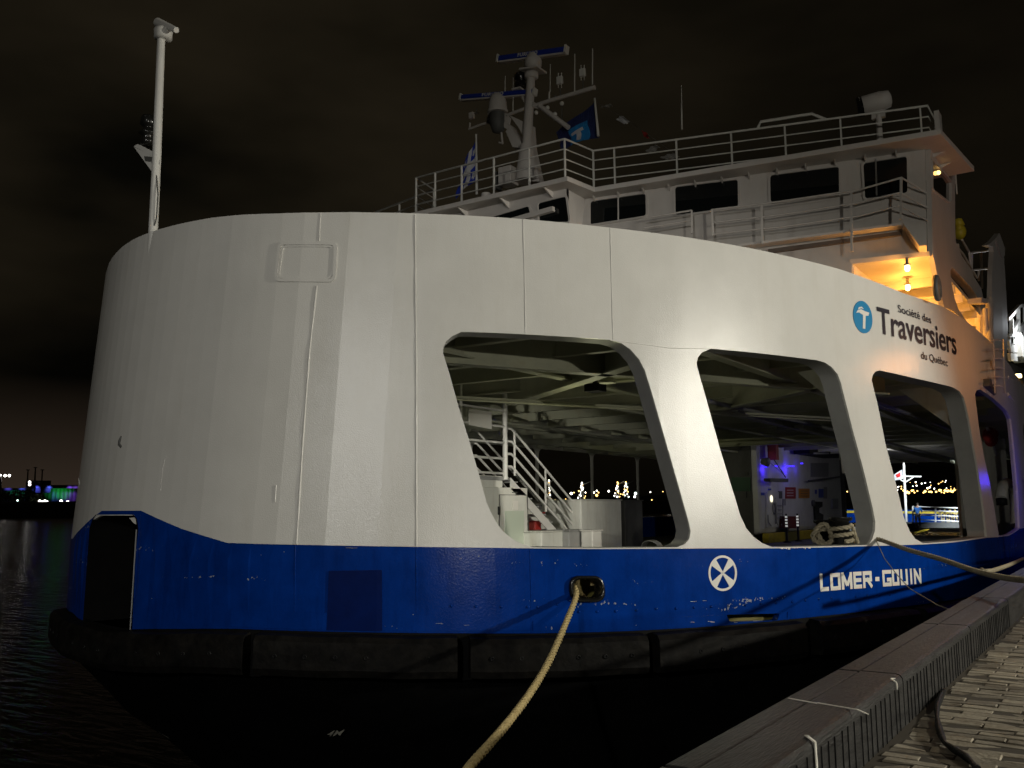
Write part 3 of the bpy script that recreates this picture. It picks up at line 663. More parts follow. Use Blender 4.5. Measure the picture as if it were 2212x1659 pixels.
# ---- staircase and landing on the car deck (all read on the plane x = -13.2)
TS = -13.2
st = MB()
def S(u, v, t=TS): return on_t(u, v, t)
PA = S(995, 745); PB = S(1090, 760)
MB().tube([(TS, PA.y, 9.12), (TS, PA.y, 6.7)], .045, 8).build('stanchion', M['white'], ferry)
MB().tube([(TS, PB.y, 9.12), (TS, PB.y, 6.7)], .065, 8).build('stanchion', M['white'], ferry)
for zz in (8.43, 8.03, 7.62, 7.22, 6.85):
    MB().tube([(TS, 15.2, zz), (TS, PB.y, zz)], .03, 8).build('landing_rail', M['white'], ferry)
pl_ = [S(1012, 882), S(1060, 890), S(1060, 927), S(1012, 918)]
MB().prism(pl_, (.03, 0, 0)).build('notice_panel', M['letter'], ferry)
stairs_top, stairs_bot = V((TS, PB.y+.35, 6.75)), V((TS, 23.4, 4.45))
for dz in (1.25, .92, .6, .28):
    a = stairs_top+V((0, 0, dz)); b = stairs_bot+V((0, 0, dz))
    MB().tube([(TS, PB.y, a.z), (TS, a.y-.08, a.z), (TS, a.y+.12, a.z-.1), b], .032, 8).build('stair_rail', M['white'], ferry)
    MB().tube([(TS-1.1, PB.y, a.z), (TS-1.1, a.y-.08, a.z), (TS-1.1, a.y+.12, a.z-.1), b-V((1.1, 0, 0))], .03, 8).build('stair_rail', M['white'], ferry)
for f in (.02, .42, .86):
    p = stairs_top+(stairs_bot-stairs_top)*f
    MB().tube([p+V((0, 0, .1)), p+V((0, 0, 1.25))], .03, 8).build('stair_post', M['white'], ferry)
MB().bar((TS-.02, 17.0, 7.05), (TS-.02, 18.5, 5.9), .05, .05).bar((TS-.02, 16.4, 6.9), (TS-.02, 17.9, 5.75), .05, .05).build('landing_brace', M['white'], ferry)
for x in (TS-.03, TS-1.07):
    MB().prism([stairs_top+V((x-TS, -.1, 0)), stairs_top+V((x-TS, -.1, -.28)), stairs_bot+V((x-TS, -.25, -.15)), stairs_bot+V((x-TS, .1, -.1))], (.03, 0, 0)).build('stair_stringer', M['white'], ferry)
for i in range(11):
    p = stairs_top+(stairs_bot-stairs_top)*(i+.5)/11; MB().box((TS-.55, p.y, p.z), (1.0, .26, .03)).build('stair_tread', M['grey'], ferry)
MB().box((TS-.8, 17.3, 6.72), (1.6, 4.4, .08)).build('landing_floor', M['grey'], ferry)
# cabinet block under the landing, with the door facing the quay
cabL, cabR = 15.6, S(1140, 1100).y
MB().box((TS-.75, (cabL+cabR)/2, 5.40), (1.5, cabR-cabL, 2.2)).build('deck_locker', M['inner'], ferry, bevel=.02)
MB().box((TS-.85, (cabL+S(1093, 1040).y)/2, 6.62), (1.5, S(1093, 1040).y-cabL, .34)).build('locker_top_box', M['inner'], ferry, bevel=.02)
XF = TS+.012
def face(name, px, m, x=XF, th=.02, parent=ferry):
    return MB().prism([on_t(*p, x) for p in px], (-th, 0, 0)).build(name, M[m], parent)
door = MB().prism([on_t(*p, XF+.03) for p in ((1080, 1069), (1138, 1070), (1141, 1190), (1077, 1190))], (-.04, 0, 0)).build('locker_door', M['inner'], ferry, bevel=.01)
face('door_window', ((1091, 1103.5), (1132, 1103.5), (1132, 1186), (1091, 1186)), 'doorglass', XF+.045, .01, door)
for r_ in (((1079, 1068), (1139.5, 1069), (1139.5, 1070.2), (1079, 1069.2)), ((1078, 1069), (1079.5, 1069), (1078.5, 1190), (1076.5, 1190)), ((1139, 1070), (1140, 1070), (1143, 1190), (1141.5, 1190))): face('door_gap', r_, 'darkgrey', XF+.052, .004)
face('door_sign', ((1107.5, 1081.5), (1119.5, 1081.5), (1119.5, 1101), (1107.5, 1101)), 'letter', XF+.045, .01, door)
face('door_vent', ((1107, 1062.5), (1119, 1062.8), (1119, 1064.8), (1107, 1064.5)), 'darkgrey')
MB().tube([on_t(1077.5, 1094, XF+.05), on_t(1077.5, 1112, XF+.05)], .03, 6).build('door_handle', M['black'], door)
face('switch_box', ((1134, 1163), (1141, 1163), (1141, 1178), (1134, 1178)), 'grey', XF+.05, .06)
# wedge-shaped casing beneath the stair
MB().prism([V((TS-.5, cabR, 6.4)), V((TS-.5, cabR+.35, 6.4)), V((TS-.5, 22.6, 4.9)), V((TS-.5, 22.6, 4.3)), V((TS-.5, cabR, 4.3))], (.04, 0, 0)).build('stair_casing', M['inner'], ferry)
for (u0, v0, u1, v1, m) in ((1150, 1091, 1156, 1099, 'darkgrey'), (1158, 1090, 1164, 1101, 'darkgrey'), (1165, 1090, 1171, 1100, 'darkgrey'), (1151, 1107, 1156, 1109, 'red'), (1158, 1104, 1162, 1111, 'red'), (1165, 1103, 1170, 1113, 'green'), (1172, 1106, 1178, 1109, 'red')):
    MB().prism([on_t(*p, TS-.44) for p in ((u0, v0), (u1, v0), (u1, v1), (u0, v1))], (-.01, 0, 0)).build('safety_sign', M[m], ferry)
fb_ = empty('fire_box', on_t(1163, 1146, TS-.3)); tag(fb_, 'red fire equipment box mounted under the white stair', 'fire box')
MB().prism([on_t(*p, TS-.2) for p in ((1156, 1126), (1169.5, 1124.5), (1170, 1146), (1156, 1145))], (-.2, 0, 0)).build('box_body', M['red'], fb_, bevel=.02)
MB().prism([on_t(*p, TS-.185) for p in ((1157.5, 1128), (1168, 1126.5), (1168.5, 1144), (1157.5, 1143))], (-.012, 0, 0)).build('box_lid', M['red'], fb_)
# deck boxes standing beside the stair
def boxthing(name, label, u0, u1, vtop, t, depth, m, cat='deck box'):
    a = on_t(u0, vtop, t); b = on_t(u1, vtop, t)
    e = empty(name, ((a.x), (a.y+b.y)/2, 4.3)); tag(e, label, cat)
    zt_ = (a.z+b.z)/2
    MB().box((t-depth/2, (a.y+b.y)/2, (4.3+zt_)/2), (depth, abs(b.y-a.y), zt_-4.3)).build('box_body', M[m], e, bevel=.03)
    MB().box((t-depth/2, (a.y+b.y)/2, zt_+.015), (depth+.06, abs(b.y-a.y)+.06, .03)).build('box_lid', M[m], e, bevel=.01)
    return e
boxthing('deck_box', 'low white deck box behind the sill of the largest arch', 1170, 1225, 1149, -12.6, .9, 'inner')
boxthing('deck_box', 'grey deck box right of the low white box', 1229, 1272, 1147, -12.4, .9, 'grey')
boxthing('cable_pedestal', 'narrow bright white pedestal right of the grey deck box', 1280, 1300, 1147, -12.0, .35, 'letter', 'pedestal')
boxthing('ramp_control_cabinet', 'tall grey cabinet filling the middle of the largest arch', 1255, 1342, 1081, -12.9, 1.9, 'inner', 'cabinet')
boxthing('equipment_cabinet', 'dark cabinet standing right behind the tall grey cabinet', 1350, 1388, 1082, -13.4, 1.4, 'darkgrey', 'cabinet')
coil = empty('hose_coil', on_z(1403, 1183, 5.2)); tag(coil, 'small coil of dark hose behind the arch sill', 'hose')
mb = MB(); c_ = on_t(1403, 1180, -9.0)
for k in range(4): mb.tube([(c_.x+.22*cos(a*pi/8), c_.y+k*.07+.03*sin(a), c_.z-.1+.22*sin(a*pi/8)) for a in range(17)], .018, 6)
mb.build('coils', M['steel'], coil); MB().box((c_.x, c_.y+.1, (4.3+c_.z-.3)/2), (.2, .4, c_.z-.3-4.3)).build('reel_stand', M['black'], coil)

# ---- centre casing further aft
XC = -14.5
cy0, cy1 = on_t(1640, 1080, XC).y, on_t(1820, 1080, XC).y
cas = MB().box((XC-1.6, (cy0+cy1)/2, 6.9), (3.2, cy1-cy0, 4.42)).build('centre_casing', M['inner'], ferry, bevel=.25)
MB().prism([V((XC, cy0-8, 4.3)), V((XC, cy0, 4.3)), V((XC, cy0, 9.1)), V((XC, cy0-8, 9.1))], (-.1, 0, 0)) if False else None
for k in range(6):
    a = cy0+.3+(cy1-cy0-.3)*k/6; b = cy0+.3+(cy1-cy0-.3)*(k+1)/6
    MB().box((XC+.12, (a+b)/2, 4.52), (.3, b-a-.02, .44)).build('casing_kerb', M['yellow' if k % 2 == 0 else 'olive'], ferry, bevel=.02)
XQ = XC+.03
def cf(name, px, m, th=.02, x=XQ, parent=ferry): return MB().prism([on_t(*p, x) for p in px], (-th, 0, 0)).build(name, M[m], parent)
def rect(u0, v0, u1, v1): return ((u0, v0), (u1, v0), (u1, v1), (u0, v1))
cd = cf('casing_door', rect(1656.6, 1062.5, 1690, 1139), 'inner', .05, XQ+.04)
pc_ = on_t(1666.6, 1077.3, XQ+.06); MB().lathe(pc_, [(.001, 0), (.16, 0), (.16, .015), (.001, .016)], (1, 0, 0), 18).build('porthole', M['port'], cd)
MB().tube([on_t(1675, 1075, XQ+.1), on_t(1676, 1132, XQ+.1)], .03, 6).build('door_bar', M['steel'], cd)
hw_ = on_t(1672, 1099, XQ+.1); MB().tube([hw_+V((0, .18*cos(a*pi/6), .26*sin(a*pi/6))) for a in range(13)], .02, 6).build('door_wheel', M['darkgrey'], cd)
cf('warning_sign', rect(1697, 1052.5, 1719, 1077), 'red'); cf('notice_sign', rect(1726, 1055.5, 1749, 1076), 'orange')
for r_ in (1060, 1066, 1071): cf('sign_line', rect(1729, r_, 1746, r_+1.2), 'darkgrey', .02, XQ+.005)
for r_ in (1058, 1064, 1070): cf('sign_line', rect(1700, r_, 1714, r_+1.6), 'letter', .02, XQ+.005)
cf('small_sign', rect(1644.7, 1064, 1652, 1070), 'bluesign'); cf('small_sign', rect(1660, 1055.5, 1666, 1059), 'bluesign')
cf('poster', rect(1769, 1056, 1779, 1075), 'bluesign'); cf('poster', rect(1780, 1052, 1787, 1077), 'silo'); cf('small_sign', rect(1761, 1058, 1765, 1067), 'bluesign')
cf('hose_station', ((1760, 1083), (1777, 1084), (1777, 1094), (1770, 1098), (1770, 1107), (1779, 1112), (1778, 1127), (1762, 1126)), 'black', .1, XQ+.08)
cf('wall_box', rect(1799, 1077, 1811, 1099), 'grey', .1, XQ+.1); cf('wall_box', rect(1692, 1078, 1698, 1092), 'grey', .1, XQ+.08); cf('wall_box', rect(1683, 1061, 1690, 1077), 'darkgrey', .05, XQ+.05)
MB().lathe(on_t(1754.5, 1087, XQ), [(.02, 0), (.17, 0), (.17, .12), (.02, .13)], (1, 0, 0), 14).build('hose_reel', M['darkgrey'], ferry)
lad = MB()
for u in (1677, 1691): lad.tube([on_t(u, 1086, XQ+.15), on_t(u, 1128, XQ+.15), on_t((u+1684)/2, 1134, XQ+.15)], .025, 6)
for v in (1092, 1101, 1110, 1119): lad.tube([on_t(1677, v, XQ+.15), on_t(1691, v, XQ+.15)], .02, 6)
lad.build('casing_ladder', M['steel'], ferry)
MB().tube([on_t(1659, 1112, XQ+.1), on_t(1660, 1128, XQ+.1), on_t(1666, 1136, XQ+.1)], .03, 6).build('casing_pipe', M['grey'], ferry)
cf('beam_panel', rect(1752, 1000, 1790, 1030), 'grey', .02, XQ)
cf('red_locker', rect(1702, 1115, 1727, 1141), 'redd', .4, XQ+.45)
# lamps with coloured light on the casing
fx = MB().prism([on_t(*p, XC+.75) for p in ((1664, 1033), (1703, 1034), (1703, 1041.5), (1664, 1040))], (-.3, 0, 0)).build('blue_lamp_housing', M['darkgrey'], ferry)
for u in (1655, 1678, 1702, 1712, 1732):
    p = on_t(u, 1007 if u < 1720 else 1001, XC+.22)
    MB().box(p, (.1, .35 if u < 1720 else .15, .07)).build('blue_lamp', M['lampb'], ferry)
for u, e_ in ((1660, 12), (1708, 12), (1730, 3)):
    p = on_t(u, 1013, XC+.28); light('blue_light', 'POINT', p, p, e_*.8, (.05, .015, 1), .05)
MB().tube([on_t(1672, 993, XC+.8), on_t(1697, 1031, XC+.8)], .025, 6).tube([on_t(1664, 1000, XC+.8), on_t(1690, 1022, XC+.8)], .012, 6).build('lamp_stay', M['darkgrey'], ferry)
p = on_t(1659, 996, XC+.5); MB().lathe(p-V((.3, 0, 0)), [(.02, 0), (.14, 0), (.22, .3), (.2, .34), (.02, .3)], (1, 0, -.2), 14).build('casing_floodlight', M['grey'], ferry)
MB().box(on_t(1670, 975, XC+.4), (.4, .4, .8)).build('siren_box', M['red'], ferry)
MB().tube([on_t(1747, 1039, XC+.3), on_t(1815, 1030, XC+.7)], .05, 6).build('boom_pipe', M['darkgrey'], ferry)
MB().box(on_t(1765, 978, XC+.6), (.8, 5.5, .35)).build('cable_tray', M['black'], ferry)
MB().tube([on_t(1757, 979.5, XC+1.0), on_t(1789, 979.5, XC+1.0)], .05, 6).build('tube_lamp', M['grey'], ferry)
# framed screen standing near the third pillar
sq = [(1816, 948), (1829, 946), (1836, 1020), (1822, 1020)]
sp = [on_t(*p, -8.5) for p in sq]
for i in range(4): MB().bar(sp[i], sp[(i+1) % 4], .08, .08).build('screen_frame', M['letter'], ferry)
MB().bar((sp[0]+sp[3])/2, (sp[1]+sp[2])/2, .06, .06).build('screen_bar', M['letter'], ferry)
MB().prism([p-V((.02, 0, 0)) for p in sp], (-.02, 0, 0)).build('screen_sheet', mat('violet_sheet', (.10, .05, .35), .6), ferry)
MB().box((XC-1.75, cy0-.03, 6.75), (2.9, .05, 4.6)).build('casing_end_plate', M['darkgrey'], ferry)
for r_ in (rect(1579, 1020, 1616, 1026), rect(1580, 1031, 1621, 1061), rect(1583, 1063, 1612, 1074)):
    MB().prism([on_s(*p, cy0-.12) for p in r_], (0, .05, 0)).build('deck_sign_board', M['green' if r_[0][1] == 1031 else 'darkgrey'], ferry)
MB().box((TC-5.2, 58.6, 6.7), (7, .2, 4.8)).build('aft_bulkhead', M['darkgrey'], ferry)
ex = empty('fire_extinguisher', on_z(1629, 1160, 4.3)); tag(ex, 'red fire extinguisher standing left of the white casing', 'fire extinguisher')
MB().lathe(on_t(1629, 1108, -15.5), [(.02, -.7), (.16, -.68), (.16, .1), (.05, .25), (.03, .35)], (0, 0, 1), 12).build('cylinder_body', M['red'], ex)
MB().box(on_t(1629, 1102, -15.5)+V((0, 0, .32)), (.1, .2, .06)).build('valve', M['black'], ex)
MB().tube([on_t(1629, 1104, -15.5)+V((0, .05, .3)), on_t(1629, 1104, -15.5)+V((.1, .2, .0)), on_t(1629, 1104, -15.5)+V((.1, .2, -.5))], .02, 6).build('hose', M['black'], ex)
# reflective posts
for i, (u, v) in enumerate(((1700.5, 1169.6), (1724.5, 1163.5))):
    b_ = on_t(u, v, -13.7); b_.z = 4.3; e = empty('lane_post', b_)
    tag(e, ('left' if i == 0 else 'right')+' one of two black lane posts with white reflective bands', 'lane post', 'banded posts on the car deck')
    mb = MB().lathe(b_, [(.18, 0), (.18, .04), (.05, .08), (.05, 1.28), (.03, 1.32)], (0, 0, 1), 12).build('post', M['black'], e)
    for k in range(4): MB().lathe(b_+V((0, 0, .72+k*.14)), [(.056, 0), (.056, .085)], (0, 0, 1), 12).build('reflective_band', M['lampg'] if False else mat('post_band_glow', (.9, .9, .88), .4, emit=(.9, .9, .85), es=.35), e)  # bands glow faintly by themselves, standing in for returned light
# mooring bollard on the side deck
bb = on_z(1815, 1173, 5.2); br = rr(1815, 1117); k_ = 17.6/br.y
BP = V((br.x*k_, 17.6, 0)); ztop = EYE+br.z*k_; print('bollard', BP, ztop)
BP.z = 4.3
MB().lathe(BP, [(.3, 0), (.3, .05), (.15, .08), (.15, ztop-4.3-.08), (.21, ztop-4.3-.06), (.21, ztop-4.3)], (0, 0, 1), 20).build('bollard', M['chock'], ferry)
MB().lathe(BP+V((-.5, .75, 0)), [(.3, 0), (.15, .08), (.15, 1.35), (.2, 1.37), (.2, 1.42)], (0, 0, 1), 20).build('bollard', M['chock'], ferry)
# gooseneck vent at the rear arch and the wall behind
g = on_t(2165, 1110, -3.6)
GN = [on_t(2194, 1135, -3.6), on_t(2193, 1070, -3.6), on_t(2188, 1052, -3.6), on_t(2176, 1044, -3.6), on_t(2166, 1050, -3.6), on_t(2163, 1066, -3.6), on_t(2163, 1077, -3.6)]
MB().tube(GN, .17, 14).build('gooseneck_vent', M['inner'], ferry)
MB().lathe(on_t(2164, 1083, -3.6), [(.02, -.12), (.16, -.12), (.17, .1), (.1, .12)], (0, 0, 1), 12).build('vent_flap', M['black'], ferry)
ga = on_t(2128, 1000, -4.2); 
MB().prism([V((-4.6, g.y-1.2, 4.3)), V((-4.6, g.y+12, 4.3)), V((-4.6, g.y+12, 9.1)), V((-4.6, g.y-1.2, 9.1))], (-.08, 0, 0)).build('side_casing', M['inner'], ferry)
rp = on_t(2139, 945, -4.0); mb = MB()
for k in range(5): mb.sphere(rp+V((0, .25*k-.4, .15*sin(k*2))), .2, 8, 6)
mb.build('hose_bundle', M['red'], ferry)
MB().tube([rp+V((0, -.6, .3)), rp+V((0, .7, -.1)), rp+V((0, 1.2, -.5))], .05, 6).build('davit_arm', M['inner'], ferry)

# ---- bow mast
SM = 9.3
mbase = on_s(331, 488, SM); mtop = on_s(349, 62, SM)
MX = TC
mast = MB().tube([(on_s(330, 500, SM).x, SM, 9.2), on_s(338.5, 345, SM), mtop-V((0, 0, .05))], [.08, .074, .066], 14).build('bow_mast', M['white'], ferry)
dxp = on_s(340, 300, SM).x-MX; print('mast px error (m)', dxp)
def MS(u, v, s=SM): return on_s(u, v, s)
MB().lathe(MS(352.5, 73), [(.07, -.1), (.15, -.09), (.16, .04), (.15, .08), (.07, .09)], (0, 0, 1), 16).build('mast_collar', M['white'], mast)
MB().tube([MS(341, 49), MS(381, 65)], [.085, .05], 12).bar(MS(352, 70), MS(356, 55), .09, .09).build('mast_head_tube', M['white'], mast)
MB().prism([MS(289, 317), MS(345, 345), MS(346, 352), MS(334, 379)], (0, .02, 0)).prism([MS(289, 316), MS(297, 311), MS(341, 333), MS(343, 345)], (.0, .05, .0)).build('lamp_bracket', M['white'], mast)
MB().prism([MS(311, 337, SM-.02), MS(340, 340, SM-.02), MS(340, 350, SM-.02), MS(313, 347, SM-.02)], (0, .05, 0)).build('junction_box', M['darkgrey'], mast)
c_ = MS(305, 312)+V((0, .12, 0)); 
MB().lathe(c_, [(.05, 0), (.11, .02), (.12, .12), (.10, .2), (.16, .23), (.14, .27), (.08, .32), (.09, .36), (.14, .40), (.13, .50), (.11, .56), (.05, .58)], (0, 0, 1), 14).build('navigation_lamp', M['chock'], mast)
MB().tube([MS(327, 345, SM-.03), MS(338, 380, SM-.03), MS(341, 420, SM-.03), MS(338, 470, SM-.03), MS(333, 488, SM-.03)], .012, 5).build('mast_cable', M['darkgrey'], mast)

light('casing_fill', 'POINT', (XC+4.5, cy0+4, 8.0), (0, 0, 0), 55, (.85, .82, 1), .2)  # added fill brightening the casing wall; no fitting hangs here

lb_ = W(4.3, 6.4, -.35); MB().box(lb_+V((0, .0, 0)), (.3, .25, .2)).build('added_fill_housing', M['grey'], ferry)  # added fixture, out of view behind the bow plating
light('added_stair_fill', 'SPOT', lb_+V((-.1, .3, 0)), (TS, 18.8, 6.15), 1500, (1, .97, .86), .12, 31, .6)  # added fill aimed at the stairs, door and posts

# ---- the bridge: a centre block and a wing swept aft toward the quay
ZR = 13.75
class LeanPlane(Plane):
    def __call__(s, a, b, off=0): return s.o+s.dx*a+s.dz*((b-13.65)/s.dz.z)+s.n*off      # b is the true height
    def px(s, u, v):
        r = rr(u, v); c = V((0, 0, EYE)); k = (s.o-c).dot(s.n)/r.dot(s.n); p = c+r*k-s.o; h = p.z/s.dz.z; return ((p-s.dz*h).dot(s.dx), p.z+13.65)
PW = LeanPlane((-3.15, 21.0, 13.65), (.984, .18, 0), (0, .27, 1)); PC = Plane((TC, 18.65, 0), (1, 0, 0)); PS = Plane((-3.15, 21.0, 0), (0, 1, 0))
ai = -(11.0-3.15)/.984
inner = PW(ai, 0)
def px_of(p):
    d = p-V((0, 0, EYE)); f = d.dot(fw); x = d.dot(rt)/f; y = d.dot(up)/f; return CX+F_*x, CY-F_*y
AC_ = min([-.02*k for k in range(350)], key=lambda a: abs(px_of(PW(a, 11.12))[0]-1841)); print('wing bottom corner', AC_, px_of(PW(AC_, 11.12)), px_of(PW(0, 11.12)))
zb_w = 11.1
def zfront(a): return 11.12
# front wall of the quay-side wing
MB().prism([PW(ai, 9.2), PW(AC_, 9.2), PW(AC_, 11.12), PW(-.1, 11.12), PW(-.1, ZR-.1), PW(ai, ZR-.1)], PW.n*-.12).build('wing_front', M['wing'], ferry)
aC = AC_; cnr = PW(aC, 11.1)
MB().prism([V((cnr.x, cnr.y+.1, 9.2)), V((cnr.x, cnr.y+6, 9.2)), V((cnr.x, cnr.y+6, 11.1)), V((cnr.x, cnr.y+.1, 11.1))], (-.08, 0, 0)).build('house_side', M['wing'], ferry)
MB().prism([V((cnr.x, cnr.y+6, 9.2)), V((-3.6, cnr.y+13, 9.2)), V((-3.6, cnr.y+13, 11.1)), V((cnr.x, cnr.y+6, 11.1))], (0, .08, 0)).build('passage_end_wall', M['wing'], ferry)
MB().prism([V((cnr.x, 29.4, 9.2)), V((-3.4, 32.5, 9.2)), V((-3.4, 32.5, 11.1)), V((cnr.x, 29.4, 11.1))], (0, .08, 0)).build('passage_back_wall', M['wing'], ferry)
so = MB().prism([V((cnr.x-.05, cnr.y, 11.10)), V((-3.2, 20.3, 11.10)), V((-3.2, 34.5, 11.10)), V((cnr.x-.05, 34.5, 11.10))], (0, 0, .1)).build('passage_ceiling', M['wing'], ferry)
for k in range(6): MB().box(((cnr.x-3.2)/2, 22.3+k*1.15, 11.0), (abs(cnr.x+3.2), .06, .2)).build('ceiling_beam', M['wing'], ferry)
hp = [on_z(*p, 11.095) for p in ((1872, 604), (1896, 600), (1903, 614), (1878, 619))]
# ceiling lamps in the passage
for i, (u, v, dz) in enumerate(((1960, 579, .18), (1961, 621, .18))):
    p = on_z(u, v, 10.85)
    l_ = MB().lathe(p, [(.02, -.07), (.045, -.05), (.055, 0), (.045, .05)], (0, 0, 1), 12).build('ceiling_lamp', M['bulb'], ferry)
    MB().lathe(p, [(.07, .05), (.07, .08), (.03, .10), (.03, .22)], (0, 0, 1), 12).build('lamp_cage', M['steel'], l_)
    light('passage_lamp', 'POINT', p+V((0, -.05, -.2)), p, 45, (1, .40, .06), .05)
for y_ in (24.2, 27.5, 31): light('passage_lamp', 'POINT', (-4.1, y_, 10.3), (0, 0, 0), 85, (1, .40, .06), .1)
ly = on_z(2024, 622, 10.4); MB().tube([ly+V((0, .22*cos(a*pi/8), .22*sin(a*pi/8))) for a in range(17)], .06, 8).build('lifebuoy', M['darkgrey'], ferry)
# side plate of the wing with the arch below the cab
so_ = [(2010, 318), (2063, 318), (2063, 400), (2063.4, 494), (2065, 523), (2078, 553), (2100, 585), (2105, 600), (2119.6, 622.6), (2124, 642), (2127, 660), (2131, 708), (2134, 748), (2113, 726), (2085, 695), (2060, 672), (2040, 664), (2036.5, 650), (2033, 637), (2029, 622), (2027, 609), (2022, 580), (2015, 549)]
arch = [(2056.8, 577), (2053, 584), (2053.5, 599.5), (2057.6, 622.6), (2062.6, 645.8), (2070, 667), (2085, 690), (2113, 721), (2127, 737), (2125, 700), (2120.4, 672), (2116, 656), (2108, 636), (2096, 619), (2078, 599.5)]
winS = [(2013, 349), (2046, 384), (2053, 395), (2053, 434), (2049, 436), (2016, 411), (2013, 405)]
cs = lambda P: [PS.px(*p) for p in P]
archm = cs(arch); wm = cs(winS)
sheet('wing_side', cs(so_), [archm, wm], PS, M['wing'], ferry, off=.0, thick=.10, step=.5, dens=.25)
strip('arch_web', archm, PS, M['wing'], ferry, -.08, -.2)
wf = ring('window_frame', wm, -.06, .03, M['wing'], ferry, PS) if False else None
wo = MB().prism([PS(a, b, -.03) for a, b in wm], PS.n*-.02).build('window', M['glass'], ferry)
ring('window_frame', [tuple(p) for p in wm], -.045, .03, M['wing'], wo, PS)
li = PS.P(2027, 373, .0)
MB().sphere(li, .05, 10, 6).build('cab_lamp', M['lampy'], wo)
# centre front and its return
CL, CR_ = -15.5, -10.9
MB().prism([V((CL, 18.65, 9.2)), V((CR_, 18.65, 9.2)), V((CR_, 18.65, ZR-.1)), V((CL, 18.65, ZR-.1))], (0, .12, 0)).build('centre_front', M['wing'], ferry)
MB().prism([V((CR_, 18.66, 9.2)), V((CR_, 19.7, 9.2)), V((CR_, 19.7, ZR-.1)), V((CR_, 18.66, ZR-.1))], (-.12, 0, 0)).build('centre_return', M['wing'], ferry)
mir = lambda p: V((2*TC-p.x, p.y, p.z))
MB().prism([mir(p) for p in (PW(ai, 9.2), PW(0, 9.2), PW(0, ZR-.1), PW(ai, ZR-.1))], (0, .12, 0)).build('port_wing_front', M['wing'], ferry)
# roof with a thin fascia
off_c = 18.2
roof = [V((-10.6, off_c, ZR-.12)), V((-10.45, 19.25, ZR-.12)), on_z(2033, 290, ZR-.12), on_z(2105, 370, ZR-.12), V((TC, on_z(2105, 370, ZR-.12).y, ZR-.12))]
roofL = [mir(p) for p in roof[::-1][1:]]
MB().prism(roof+roofL, (0, 0, .12)).build('roof', M['wing'], ferry, bevel=.01)
# knees under the roof edge
for k in range(14):
    a = ai+.35+k*.63
    if a > -.1: break
    MB().prism([PW(a, ZR-.13), PW(a, ZR-.13, .40), PW(a, ZR-.24)], PW.dx*.03).build('roof_knee', M['wing'], ferry)
for x in (-11.3, -12.6, -13.9, -15.2):
    MB().prism([V((x, 18.65, ZR-.13)), V((x, 18.23, ZR-.13)), V((x, 18.65, ZR-.3))], (.04, 0, 0)).build('roof_knee', M['wing'], ferry)
for y_ in (21.3, 22.1): MB().prism([V((-3.15, y_, ZR-.13)), V((-2.9, y_, ZR-.13)), V((-3.15, y_, ZR-.22))], (0, .04, 0)).build('roof_knee', M['wing'], ferry)
# windows
def window(px, plane, r=.07, fr=.05, out=.035, nm='window'):
    P = rounded([plane.px(*p) for p in px], r, 4)
    pane = MB().prism([plane(a, b, .008) for a, b in P], plane.n*-.01).build(nm, M['glass'], ferry)
    ring('window_frame', P, -fr, out, M['wing'], pane, plane); return pane
w1 = window([(1276, 436), (1395, 419), (1396, 467), (1276, 486)], PW)
MB().bar(PW.P(1336, 428, .02), PW.P(1336, 477, .02), .03, .03).build('window_mullion', M['wing'], w1)
window([(1459, 405), (1594, 389), (1595, 448), (1460, 466)], PW)
window([(1664, 380), (1812, 361), (1813, 418), (1665, 438)], PW)
w4 = window([(1865, 354), (1959, 339), (1960, 418), (1869, 431)], PW)
MB().bar(PW.P(1892, 346, .05), PW.P(1894, 424, .05), .03, .03).build('wiper', M['steel'], w4)
window([(1163, 440), (1223, 425), (1230, 480), (1166, 480)], PC)
window([(1063, 470), (1143, 446), (1152, 485), (1060, 485)], PC)
# wiper housing above the last window and the long one over the centre windows
MB().bar(PW.P(1860, 339, .08), PW.P(1960, 324, .08), .12, .1).build('wiper_rail', M['wing'], ferry)
MB().tube([PW.P(1843, 333, .06), PW.P(1843, 340, .06), PW.P(1849, 345, .06), PW.P(1861, 345, .06)], .02, 6).build('wiper_cable', M['steel'], ferry)
MB().bar(V((-14.4, 18.55, 12.95)), V((-11.2, 18.55, 13.15)), .12, .12).build('wiper_rail', M['wing'], ferry)
pz = on_s(1050, 428, 18.5); MB().lathe(pz, [(.02, -.09), (.08, -.05), (.1, .03), (.12, .05), (.12, .12)], (0, 0, 1), 12).build('dome_camera', M['wing'], ferry)
# catwalk rail, louvre band and ledge on the wing front
def rail(name, pts, r=.022): return MB().tube(pts, r, 6).build(name, M['wing'], ferry)
R1 = [(1508, 529), (1511, 502)]
o_ = .38
for (a, b, c) in (((1544, 473), (1862, 431), (1962, 403)),):
    pass
prow = [[(1544, 472), (1690, 455), (1860, 430), (1949, 405), (1975, 412), (2002, 420)],
        [(1546, 499), (1690, 483), (1860, 457), (1946, 437), (1975, 444), (2004, 451)],
        [(1546, 524), (1700, 508), (1860, 486), (1946, 464), (1975, 472), (2004, 478)]]
for r_ in prow:
    rail('catwalk_rail', [PW.P(u, v, o_ if i < 4 else (.2 if i == 4 else .04)) for i, (u, v) in enumerate(r_)])
for (u0, v0, u1, v1) in ((1545, 472, 1548, 527), (1651, 462, 1653, 545), (1842, 433, 1843, 562), (1948, 406, 1947, 495)):
    MB().bar(PW.P(u0, v0, o_), PW.P(u1, v1, o_), .05, .03).build('catwalk_post', M['wing'], ferry)
for r_ in ([(1400, 489), (1502, 473)], [(1400, 510), (1502, 494)]): rail('catwalk_rail', [PW.P(u, v, o_) for u, v in r_])
MB().bar(PW.P(1502, 473, o_), PW.P(1503, 522, o_), .04, .03).build('catwalk_post', M['wing'], ferry)
